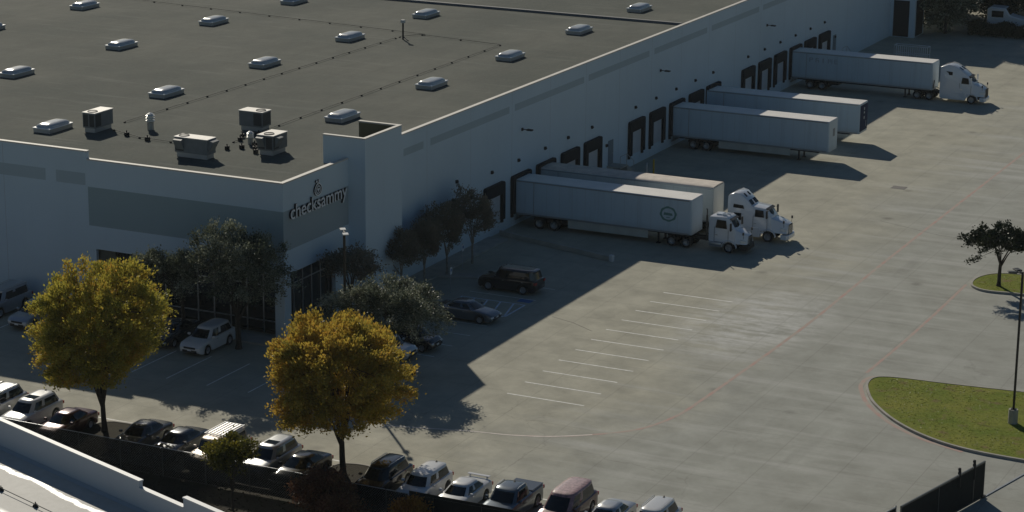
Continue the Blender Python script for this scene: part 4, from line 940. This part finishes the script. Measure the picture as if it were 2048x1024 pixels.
# day cab, x of front axle .5
truck('white day cab truck with an upright exhaust stack, nearest the camera', .25, 40.44, dict(sc=.91,
    cab=[(-2.0, 1.05, 1.0, 1.0, 3.12), (-1.9, 1.10, 1.03, .95, 3.2), (-.4, 1.12, 1.02, .85, 3.24), (-.12, 1.12, .95, .85, 3.1), (.32, 1.12, 1.0, .85, 2.30), (.5, 1.10, .98, .85, 2.18)],
    hood=[(.45, 1.05, .86, .9, 2.12), (1.0, 1.0, .76, .9, 1.92), (1.42, .95, .66, .9, 1.72), (1.58, .86, .52, .9, 1.6)],
    ws=((.40, 2.24, .88), (-.06, 3.02, .84)), glass=[([(-1.35, 2.22), (-.25, 2.2), (-.35, 2.95), (-1.2, 2.98)], 1.09)], nose=1.56, hoodz=1.72, tank=(-1.95, -.75), rear=-6.2, drive=(-5.5, -4.1), stacks=[(-2.2, -1.0, 3.75)], horns=True))
truck('white high-roof sleeper truck coupled to the brown-roofed trailer', 1.85, 45.30, dict(sc=.93,
    cab=[(-3.85, 1.2, 1.12, .55, 3.85), (-3.7, 1.22, 1.15, .55, 4.0), (-3.2, 1.22, 1.12, .55, 4.22), (-2.7, 1.22, 1.08, .55, 4.12), (-2.1, 1.22, .98, .55, 3.62), (-1.65, 1.22, .95, .55, 3.14), (-1.4, 1.14, .98, .6, 3.08), (-.35, 1.14, .95, .75, 3.0), (0.0, 1.13, .98, .85, 2.48), (.2, 1.1, .96, .85, 2.25)],
    hood=[(.15, 1.08, .9, .9, 2.16), (.8, 1.05, .84, .9, 2.0), (1.4, 1.02, .74, .9, 1.82), (1.72, .92, .6, .9, 1.62)],
    ws=((.12, 2.32, .90), (-.30, 2.93, .86)), glass=[([(-1.3, 2.2), (-.42, 2.2), (-.5, 2.82), (-1.25, 2.85)], 1.09), ([(-3.25, 1.75), (-2.55, 1.75), (-2.55, 2.4), (-3.25, 2.4)], 1.19), ([(-3.35, 2.85), (-2.3, 2.82), (-2.4, 3.12), (-3.3, 3.18)], 1.14)],
    roofglass=[((( -1.66, 3.17), (-2.02, 3.56)), (.12, .86)), (((-2.3, 3.80), (-2.62, 4.07)), (.25, .62))], nose=1.7, hoodz=1.80, tank=(-3.3, -.75), rear=-7.4, drive=(-6.9, -5.5), skirted=True, white_bumper=True))
truck('white sleeper truck with a curved streamlined roof, farthest in the row', 1.35, 110.81, dict(sc=.95,
    cab=[(-3.7, 1.2, 1.14, .5, 3.98), (-3.5, 1.22, 1.17, .5, 4.08), (-2.75, 1.22, 1.14, .5, 4.32), (-2.2, 1.22, 1.08, .5, 4.22), (-1.6, 1.22, 1.02, .5, 3.92), (-1.0, 1.2, .98, .5, 3.5), (-.5, 1.17, .96, .7, 3.1), (-.05, 1.14, .98, .85, 2.55), (.15, 1.1, .96, .85, 2.35)],
    hood=[(.1, 1.08, .94, .9, 2.28), (.6, 1.06, .9, .9, 2.14), (1.1, 1.03, .8, .9, 1.92), (1.4, .96, .66, .9, 1.68)],
    ws=((.10, 2.42, .90), (-.42, 3.06, .86)), glass=[([(-1.25, 2.25), (-.35, 2.25), (-.45, 2.9), (-1.15, 2.95)], 1.11), ([(-3.1, 3.15), (-2.3, 3.12), (-2.3, 3.5), (-3.1, 3.55)], 1.14)],
    roofglass=[(((-1.25, 3.705), (-1.7, 4.0)), (.2, .7))], nose=1.42, hoodz=1.9, tank=(-3.6, -.72), rear=-6.9, drive=(-6.3, -4.9), skirted=True, white_bumper=True, dark_grille=True, white_mirror=True))
# distant parked truck at the upper right edge
e = empty('distant_truck', 'white cab truck half out of frame at the upper right corner', 'truck', (-7.6, 159.6, 0), .05)
b = MB(); b.prism([(-2.0, .8), (-2.0, 2.9), (-1.6, 3.15), (.3, 3.1), (.9, 2.2), (2.9, 1.75), (3.0, .7)], -1.15, 1.15, 'y'); b.build('cab', paint('truck_white', (.7, .7, .7)), e, bevel=.12)
b = MB(); b.box(-1.4, .1, -1.17, -1.152, 1.9, 2.7); b.box(-1.4, .1, 1.152, 1.17, 1.9, 2.7); b.prism([(.36, 3.02), (.9, 2.25), (.93, 2.28), (.39, 3.05)], -.95, .95, 'y'); b.build('window', M_CGLASS, e)
for a in (-1.2, 2.0):
    for s in (-1, 1): wheel_parts(e, a, s * 1.0, .5, .3, None, s)

# ------------------------------------------------------------------ yard furniture
def lamp(label, x, y, h, heads, base):
    e = empty('light_pole', label, 'light pole', (x, y, base), 0, 'parking lot light poles')
    b = MB(); b.lathe([(0, 0), (.31, .0), (.31, .92), (.29, .96), (0, .96)], n=20); b.build('base', M_CONC, e, smooth=40)
    b = MB(); b.box(-.065, .065, -.065, .065, .962, h); b.box(-.16, .16, -.16, .16, .962, 1.0); b.build('pole', M_BRONZE, e)
    for dx, dy in heads:
        b = MB(); d = Vector((dx, dy)).normalized(); n = Vector((-d.y, d.x))
        def P(t, s, z): q = d * t + n * s; return (q.x, q.y, z)
        b.loft([[P(.06, -.04, h - .12), P(.06, .04, h - .12), P(.06, .04, h - .04), P(.06, -.04, h - .04)], [P(.38, -.04, h - .06), P(.38, .04, h - .06), P(.38, .04, h + .0), P(.38, -.04, h + .0)]])
        b.build('arm', M_BRONZE, e)
        b = MB(); b.loft([[P(.38, -.2, h - .08), P(.38, .2, h - .08), P(.38, .2, h + .03), P(.38, -.2, h + .03)], [P(.95, -.2, h - .04), P(.95, .2, h - .04), P(.95, .2, h + .03), P(.95, -.2, h + .03)]])
        b.build('lamp_head', M_BRONZE if base > .1 and x > 0 else mat('pale_lamp_head', (.60, .61, .60), .35), e, bevel=.02)
    return e
lamp('tall black pole with twin lamp heads on the large grass island', 31.71, 9.17, 10.1, [(-.9, -.42), (-.9, .9)], .12)
lamp('dark pole with two pale lamp heads in front of the office corner', -12.0, -.7, 9.75, [(-.62, .8), (.62, -.8)], .1)
def sign_post(label, x, y):
    e = empty('parking_sign', label, 'sign', (x, y, .1), 0)
    b = MB(); b.tube([(0, 0, 0), (0, 0, 2.1)], .03, 6); b.build('post', M_STEEL, e)
    b = MB(); b.box(.031, .05, -.16, .16, 1.5, 2.05); b.build('plate', M_SIGNW, e)
    b = MB(); b.box(.051, .054, -.10, .10, 1.72, 1.94); b.build('symbol', M_BLUEP, e)
sign_post('upper small white and blue accessible parking sign by the walkway', -16.6, 25.9); sign_post('lower small white and blue accessible parking sign near the grey sedan', -14.3, 19.4)
for i, (x, y) in enumerate(((-15.9, 63.6), (-15.9, 61.9))):
    e = empty('bollard', ['yellow bollard', 'faded bollard'][i] + [' standing behind the brown-roofed trailer, the brighter one', ' standing left of the brighter yellow one'][i], 'bollard', (x, y, 0)); b = MB(); b.lathe([(0, 0), (.09, 0), (.09, 1.5), (.05, 1.58), (0, 1.6)], n=12); b.build('post', M_YEL if i == 0 else M_STEEL, e, smooth=40)
# low wall running out between the dock bay and the car stalls
e = empty('low_wall', 'low concrete wall with a pale end running out in front of the nearest trailer', 'wall', (-18.9, 37.3, 0), math.atan2(33.9 - 37.3, -7.2 + 18.9))
b = MB(); b.box(0, 12, -.1, .1, 0, .42); b.build('wall', M_CONC, e, bevel=.02); b = MB(); b.box(12.0, 12.35, -.16, .16, 0, .55); b.build('end_block', M_DOOR, e, bevel=.03)
# slatted metal rack beyond the far trailer
e = empty('slatted_rack', 'pale slatted metal rack standing behind the farthest trailer', 'rack', (-13.4, 131.2, 0))
b = MB()
for s in (0, 1.1): b.tube([(0, s, 0), (0, s, 2.1), (4.0, s, 2.1), (4.0, s, 0)], .06, 6); b.tube([(0, s, 1.1), (4.0, s, 1.1)], .05, 6)
for x in (0, 4.0): b.tube([(x, 0, 2.1), (x, 1.1, 2.1)], .05, 6)
b.build('frame', M_DOOR, e)
b = MB()
for k in range(1, 16): b.box(k * .25 - .04, k * .25 + .04, -.03, .03, .1, 2.04)
b.build('slats', M_DOOR, e)
# utility cabinet by the office
e = empty('utility_cabinet', 'plain white cabinet box standing beside the office oak', 'cabinet', (-16.6, .4, 0)); b = MB(); b.box(-.55, .55, -.35, .35, 0.12, 2.15); b.build('case', M_DOOR, e, bevel=.03); b = MB(); b.box(-.5, .5, -.37, -.352, .2, 2.05); b.build('door', M_SIGNW, e); b = MB(); b.box(-.65, .65, -.45, .45, 0, .12); b.build('pad', M_CONC, e)

# screened sliding gate, lower right
ga = math.atan2(-16.2 + 4.6, 30.6 - 33.4)
e = empty('sliding_gate', 'black screened sliding gate with rollers at the lower right', 'gate', (33.41, -4.59, 0), ga)
b = MB(); b.box(0, 9.6, -.01, .01, .14, 2.2); b.build('screen', M_SCREEN, e)
b = MB(); 
for x in (0, 1.25, 5.4, 9.6): b.box(x - .03, x + .03, -.04, .04, .1, 2.3)
b.box(-.03, 9.63, -.045, .045, 2.24, 2.32); b.box(-.03, 9.63, -.045, .045, .06, .14); b.build('frame', mat('gate_frame', (.12, .13, .13), .4, .6), e)
for x in (1.45, 3.2):
    b = MB(); b.tube([(x, .14, 1.6), (x, .14, 2.75)], .05, 8); b.lathe([(0, -.05), (.12, -.05), (.12, .05), (0, .05)], (x, .1, 2.5), 12, 'y'); b.lathe([(0, -.05), (.10, -.05), (.10, .05), (0, .05)], (x + .02, .1, 2.72), 12, 'y'); b.build('roller', M_DARK, e)
e = empty('screened_fence', 'black screened fence section leaving the frame below the sliding gate', 'fence', (31.0, -14.4, 0), ga)
b = MB(); b.box(0, 24, -.01, .01, .1, 2.35); b.build('screen', M_SCREEN, e)
b = MB(); b.tube([(0, 0, 2.4), (24, 0, 2.4)], .03, 6); b.build('rail', M_STEEL, e)
for k in range(9): b = MB(); b.tube([(k * 3, 0, 0), (k * 3, 0, 2.5)], .04, 6); b.build('post', M_STEEL, e)
d = Vector((math.cos(ga), math.sin(ga))); e = empty('gate_track', 'pale steel gate track lying on the concrete at the lower right', 'track', (33.41, -4.59, 0), ga + math.pi)
b = MB(); b.box(.1, 24, -.05, .05, .002, .05); b.build('rail', M_STEEL, e)
b = MB(); b.box(-.25, .2, -.1, .1, .051, .16); b.build('stop', M_DARK, e)

def screen_mat():   # loosely woven black windscreen fabric: part of the light passes between the threads
    m = bpy.data.materials.new('woven_screen'); m.use_nodes = True; t = m.node_tree; b = t.nodes['Principled BSDF']; b.inputs['Base Color'].default_value = (.012, .014, .012, 1); b.inputs['Roughness'].default_value = .9
    tr = t.nodes.new('ShaderNodeBsdfTransparent'); mx = t.nodes.new('ShaderNodeMixShader'); mx.inputs[0].default_value = .7
    t.links.new(tr.outputs[0], mx.inputs[1]); t.links.new(b.outputs[0], mx.inputs[2]); t.links.new(mx.outputs[0], t.nodes['Material Output'].inputs[0]); return m
# chain link fence along the verge
e = empty('chain_link_fence', 'chain link fence with thin top rail in front of the parked cars', 'fence', (-45, -23.6, 0))
N = 22
for k in range(N):
    b = MB(); b.tube([(k * 3.05, 0, 0), (k * 3.05, 0, 1.86)], .03, 6); b.build('post', mat('weathered_post', (.10, .105, .10), .6, .3), e)
b = MB(); b.tube([(0, 0, 1.83), (65.1, 0, 1.83)], .021, 6); b.build('top_rail', M_STEEL, e)
b = MB(); LN = 50.2; zt = 1.8; st_ = .16
k = 0
while k * st_ < LN + zt:
    x0 = k * st_
    b.add([(x0 - zt, 0, 0), (x0 - zt + .006, 0, 0), (x0 + .006, 0, zt), (x0, 0, zt)], [(0, 1, 2, 3)]); b.add([(x0, .004, 0), (x0 + .006, .004, 0), (x0 - zt + .006, .004, zt), (x0 - zt, .004, zt)], [(0, 1, 2, 3)]); k += 1
b.v = [(min(max(x, 0), LN), y, z) for x, y, z in b.v]
b.build('mesh', M_STEEL, e)
b = MB(); b.box(50.3, 65.1, -.02, .0, .05, 2.02); b.build('privacy_screen', M_SCREEN, e)
b = MB(); b.box(0, 50.2, .012, .018, .08, 1.79); b.build('mesh_screen', screen_mat(), e)

# ------------------------------------------------------------------ trees
def leaves_mesh(name, C, s, dirs, m, rs, parent, asp=.55):
    n = len(C); u = dirs + rs.normal(0, .45, (n, 3)); u /= np.linalg.norm(u, axis=1)[:, None] + 1e-9
    a = rs.normal(0, 1, (n, 3)); v = np.cross(u, a); v /= np.linalg.norm(v, axis=1)[:, None] + 1e-9
    L = (s * rs.uniform(.6, 1.3, n))[:, None]
    V = np.stack([C - u * L, C + v * L * asp, C + u * L, C - v * L * asp], 1).reshape(-1, 3)
    me = bpy.data.meshes.new(name); me.vertices.add(4 * n); me.vertices.foreach_set('co', V.astype(np.float32).ravel())
    me.loops.add(4 * n); me.loops.foreach_set('vertex_index', np.arange(4 * n, dtype=np.int32)); me.polygons.add(n)
    me.polygons.foreach_set('loop_start', np.arange(0, 4 * n, 4, dtype=np.int32)); me.polygons.foreach_set('loop_total', np.full(n, 4, dtype=np.int32))
    me.update(calc_edges=True); at = me.attributes.new('v', 'FLOAT', 'FACE'); at.data.foreach_set('value', rs.uniform(0, 1, n).astype(np.float32))
    me.materials.append(m); o = bpy.data.objects.new(name, me); COL.objects.link(o); o.parent = parent; return o
def tree(name, label, base, th, cc, rad, ntw, nleaf, ls, m, seed, cat='tree', group=None, bark=M_BARK, tr=.16, up=.5, forks=2, flat=.35, spread=.28, inner=.35, lumps=.22, z0=0.):
    """trunk -> limbs -> twigs whose ends fill an uneven crown envelope; leaves sit round the twig ends"""
    rs = np.random.RandomState(seed); e = empty(name, label, cat, (base[0], base[1], z0), 0, group)
    cc = np.array(cc, float); rad = np.array(rad, float)
    lob = rs.normal(0, 1, (9, 3)); lob /= np.linalg.norm(lob, axis=1)[:, None]; la = rs.uniform(-1, 1, 9) * lumps
    def env(d): return 1 + float(sum(a * max(0, d @ l) ** 4 for a, l in zip(la, lob)))
    lims = []; b = MB()
    top = np.array([cc[0] * .15, cc[1] * .15, th]); nl = 6 + forks
    b.tube([(0, 0, -.05), (.02, .01, .3), (top[0] * .5, top[1] * .5, th * .5), tuple(top)], [tr * 1.5, tr * 1.1, tr, tr * .9], 10)
    for k in range(nl):
        a = 2 * math.pi * (k + rs.uniform(-.3, .3)) / nl; el = rs.uniform(.5, 1.25) if up > .3 else rs.uniform(.25, 1.0)
        d = np.array([math.cos(a) * math.cos(el), math.sin(a) * math.cos(el), math.sin(el)]); s = top - np.array([0, 0, rs.uniform(0, .25) * th * (k % 2)])
        end = cc + d * rad * np.array([.62, .62, .7]) * env(d)
        mid = s * .55 + end * .45 + np.array([0, 0, .3 * up * rad[2] * .5]) + rs.normal(0, .12, 3)
        P = [s, s * .75 + mid * .25 + rs.normal(0, .05, 3), mid, end]; b.tube([tuple(p) for p in P], [tr * .62, tr * .48, tr * .3, tr * .1], 7)
        for t in (.3, .5, .7, .85, 1.):
            if t < .5: q = P[0] * (1 - t * 2) + mid * t * 2
            else: q = mid * (1 - (t - .5) * 2) + end * (t - .5) * 2
            lims.append(q)
    lims = np.array(lims); TW = []; TD = []
    for k in range(ntw):
        d = rs.normal(0, 1, 3); d /= np.linalg.norm(d)
        if d[2] < -flat: d[2] *= -.4; d /= np.linalg.norm(d)
        q = inner + (1 - inner) * rs.uniform(0, 1) ** .45
        pos = cc + d * rad * q * env(d); i = np.argmin(np.linalg.norm(lims - pos + np.array([0, 0, .5]) * up, axis=1)); s = lims[i]
        mid = (s + pos) / 2 + rs.normal(0, .12, 3) - np.array([0, 0, .12 * up])
        b.tube([tuple(s), tuple(mid), tuple(pos)], [tr * .11 + .008, tr * .06 + .006, .006], 4); TW.append((mid, pos))
        TD.append((pos - mid) / (np.linalg.norm(pos - mid) + 1e-6) * (1 - up) + np.array([0, 0, 1]) * up + d * .3)
    b.build('trunk', bark, e, smooth=60)
    k = rs.randint(0, ntw, nleaf); t = rs.uniform(.15, 1.15, nleaf)[:, None]; M0 = np.array([a for a, _ in TW])[k]; M1 = np.array([c for _, c in TW])[k]
    C = M0 * (1 - t) + M1 * t + rs.normal(0, spread, (nleaf, 3)) * np.array([1, 1, .8]); D_ = np.array(TD)[k]
    C[:, 2] = np.maximum(C[:, 2], .1)
    leaves_mesh('crown', C, ls, D_, m, rs, e); return e
tree('autumn_tree', 'large round yellow green autumn tree at left behind the dark red sedan', (-19.2, -18.7), 1.7, (-.35, .1, 6.1), (4.7, 4.7, 4.2), 420, 78000, .10, L_YELG, 11, 'tree', 'autumn trees standing in the kerb row', tr=.17, up=.62, spread=.21, forks=3, flat=.8, inner=.2, z0=.12, lumps=.36)
tree('autumn_tree', 'large golden orange autumn tree standing just left of centre at the bottom', (-2.0, -18.5), 2.0, (-.3, .1, 6.0), (4.85, 4.85, 4.05), 440, 82000, .098, L_YEL, 23, 'tree', 'autumn trees standing in the kerb row', tr=.18, up=.62, spread=.20, forks=3, flat=.8, inner=.2, z0=.12, lumps=.36)
tree('oak_tree', 'tall evergreen oak covering the office corner beside the white SUV', (-21.2, .2), 2.6, (.6, -1.0, 6.2), (3.5, 3.0, 3.0), 150, 25000, .085, L_OAK, 31, tr=.19, up=.3, spread=.22, lumps=.6, inner=.2, flat=.7)
tree('oak_tree', 'smaller evergreen oak in front of the office windows, left of the taller one', (-26.2, 1.0), 2.6, (.6, -2.6, 5.5), (2.9, 2.6, 2.4), 120, 17000, .085, L_OAK, 37, tr=.15, up=.3, spread=.22, lumps=.6, inner=.2, flat=.7)
tree('oak_tree', 'broad bushy silver green oak around the lamp pole right of the office', (-9.7, .2), 1.9, (.2, .3, 4.5), (4.7, 2.9, 2.4), 210, 33000, .08, L_OAK, 41, tr=.19, up=.25, spread=.22, lumps=.55, inner=.2, flat=.7, z0=.1)
tree('ornamental_tree', 'dark spiky topped tree against the corner tower behind the lamp pole', (-16.9, 8.6), 2.6, (0, 0, 4.4), (2.0, 1.8, 1.3), 90, 5000, .10, L_MYR, 43, tr=.12, up=.4, lumps=.7)
for i, (x, y, h, rr_, lab) in enumerate([(-17.4, 17.2, 5.2, 1.6, 'first and nearest of the thin dull trees along the dock wall, beside the bushy oak'), (-17.2, 20.6, 5.4, 1.5, 'second thin dull tree from the office along the dock wall, behind the walkway start'), (-17.0, 24.0, 5.6, 1.7, 'third thin dull tree along the dock wall, beside the upper parking sign'), (-16.8, 28.0, 6.1, 1.9, 'last and tallest thin dull tree, standing just before the first black dock')]):
    tree('crepe_myrtle', lab, (x, y), 1.6, (0, 0, h * .60), (rr_ * 1.12, rr_ * 1.12, h * .43), 170, 8500, .085, L_MYR, 50 + i, 'tree', 'thin trees along the dock wall', tr=.085, up=.65, spread=.15, forks=2, lumps=.5, bark=M_LBARK, z0=.12)
tree('young_tree', 'small leafy green yellow tree in front of the champagne SUV', (-4.9, -26.2), 1.3, (0, 0, 3.15), (1.5, 1.5, 1.45), 110, 8000, .085, L_YGS, 61, tr=.06, up=.4, spread=.18, lumps=.4)
tree('red_shrub', 'sprawling reddish shrub under the golden tree', (.5, -24.9), .5, (0, 0, 1.5), (2.1, 1.5, 1.25), 130, 9000, .075, L_RED, 63, 'shrub', tr=.05, up=.3, spread=.2, flat=.9)
tree('red_shrub', 'darker reddish shrub low at the bottom edge beside the sprawling one', (2.6, -26.4), .4, (0, 0, 1.2), (1.7, 1.4, 1.0), 90, 6000, .075, L_RED, 64, 'shrub', tr=.05, up=.3, spread=.2, flat=.9)
tree('orange_shrub', 'orange leaved shrub in front of the white box hatchback', (6.3, -25.6), .5, (0, 0, 1.45), (1.35, 1.2, .95), 80, 5500, .07, L_ORG, 65, 'shrub', tr=.04, up=.5, spread=.18, flat=.9)
tree('orange_shrub', 'olive orange shrub in front of the maroon minivan', (15.4, -24.6), .5, (0, 0, 1.35), (1.7, 1.2, .95), 80, 5500, .07, L_ORG, 66, 'shrub', tr=.04, up=.5, spread=.18, flat=.9)
tree('small_dark_tree', 'lone dark green tree on the small grass island at the right edge', (22.55, 40.9), 1.7, (.25, 0, 3.4), (2.7, 2.2, 1.35), 90, 10000, .11, L_DK, 71, tr=.14, up=.15, spread=.16, lumps=.75, inner=.1, forks=1, z0=.13)
sh = [(-31.5, .2), (-29.6, .3), (-33.2, .2)]
for i, (x, y) in enumerate(sh): tree('low_shrub', ['low clipped shrub in the bed, middle one by the office glass', 'low clipped shrub nearest the small office oak', 'low clipped shrub at the left end of the office bed'][i], (x, y), .2, (0, 0, .5), (.7, .6, .4), 30, 1500, .07, L_DK, 80 + i, 'shrub', 'low shrubs by the office glass', tr=.03, up=.4, spread=.12, flat=1)
for i, (x, y) in enumerate([(-18.1, 12 + 8.2), (-18.1, 22.2), (-18.2, 26.5), (-18.2, 29), (-18.1, 31.5)]): pass
# trees beyond the far end of the warehouse
far = [(-13.6, 154.0, 13, 4.4, 'very tall dark tree whose crown brushes the end bay'), (-23, 161, 13, 5, 'dark tree rising behind the end wall of the warehouse'), (-16, 163, 11.5, 4.8, 'tall bushy dark tree right beside the far end of the warehouse'), (-10.5, 166.5, 8.2, 3.9, 'dark tree between the end bay tree and the distant cab'), (-17.5, 170, 13, 5, 'tall dark tree behind the far end bay'), (-3.5, 186, 13, 5.5, 'dark tree behind the distant white cab'), (3, 190, 13, 5.5, 'dark tree at the right of the distant wood'), (-11.5, 180, 13, 5.2, 'dark tree deep in the distant wood'), (10, 188, 12, 5.5, 'dark tree at the top right edge of the frame'), (-6, 173.8, 5.5, 2.6, 'low dark tree left of the distant white cab')]
for i, (x, y, h, rr_, lab) in enumerate(far):
    tree('dark_tree', lab, (x, y), h * .12, (0, 0, h * .52), (rr_, rr_, h * .50), 190, 17000, .21, L_OAK if i == 0 else L_DK, 90 + i, 'tree', 'dark trees beyond the warehouse', tr=.16, up=.3, spread=.5, flat=1, inner=.1, lumps=.3)
rs = np.random.RandomState(5); e = empty('hedge', 'long dark hedge in front of the distant white cab', 'hedge', (-11, 155.6, 0))
n = 16000; C = np.stack([rs.uniform(0, 26, n), rs.normal(0, .7, n), rs.uniform(0, 1, n) ** .7 * 1.55], 1); C[:, 2] *= 1 + .15 * np.sin(C[:, 0] * 1.7)
leaves_mesh('foliage', C, .16, rs.normal(0, 1, (n, 3)), L_DK, rs, e)
b = MB()
for k in range(27): b.tube([(k, 0, 0), (k + .1, 0, 1.3)], .05, 5)
b.build('stems', M_BARK, e)

# ------------------------------------------------------------------ haze
hz = MB(); hz.box(-155, 125, -150, 215, -1.2, 56)
hm = bpy.data.materials.new('haze'); hm.use_nodes = True; t = hm.node_tree; t.nodes.clear(); o = t.nodes.new('ShaderNodeOutputMaterial'); v = t.nodes.new('ShaderNodeVolumePrincipled')
v.inputs['Color'].default_value = (.80, .88, .92, 1); v.inputs['Density'].default_value = .00007; v.inputs['Anisotropy'].default_value = .3
t.links.new(v.outputs[0], o.inputs['Volume']); ho = hz.build('haze', hm); tag(ho, 'thin pale autumn haze hanging over the whole yard', 'haze', kind='stuff')
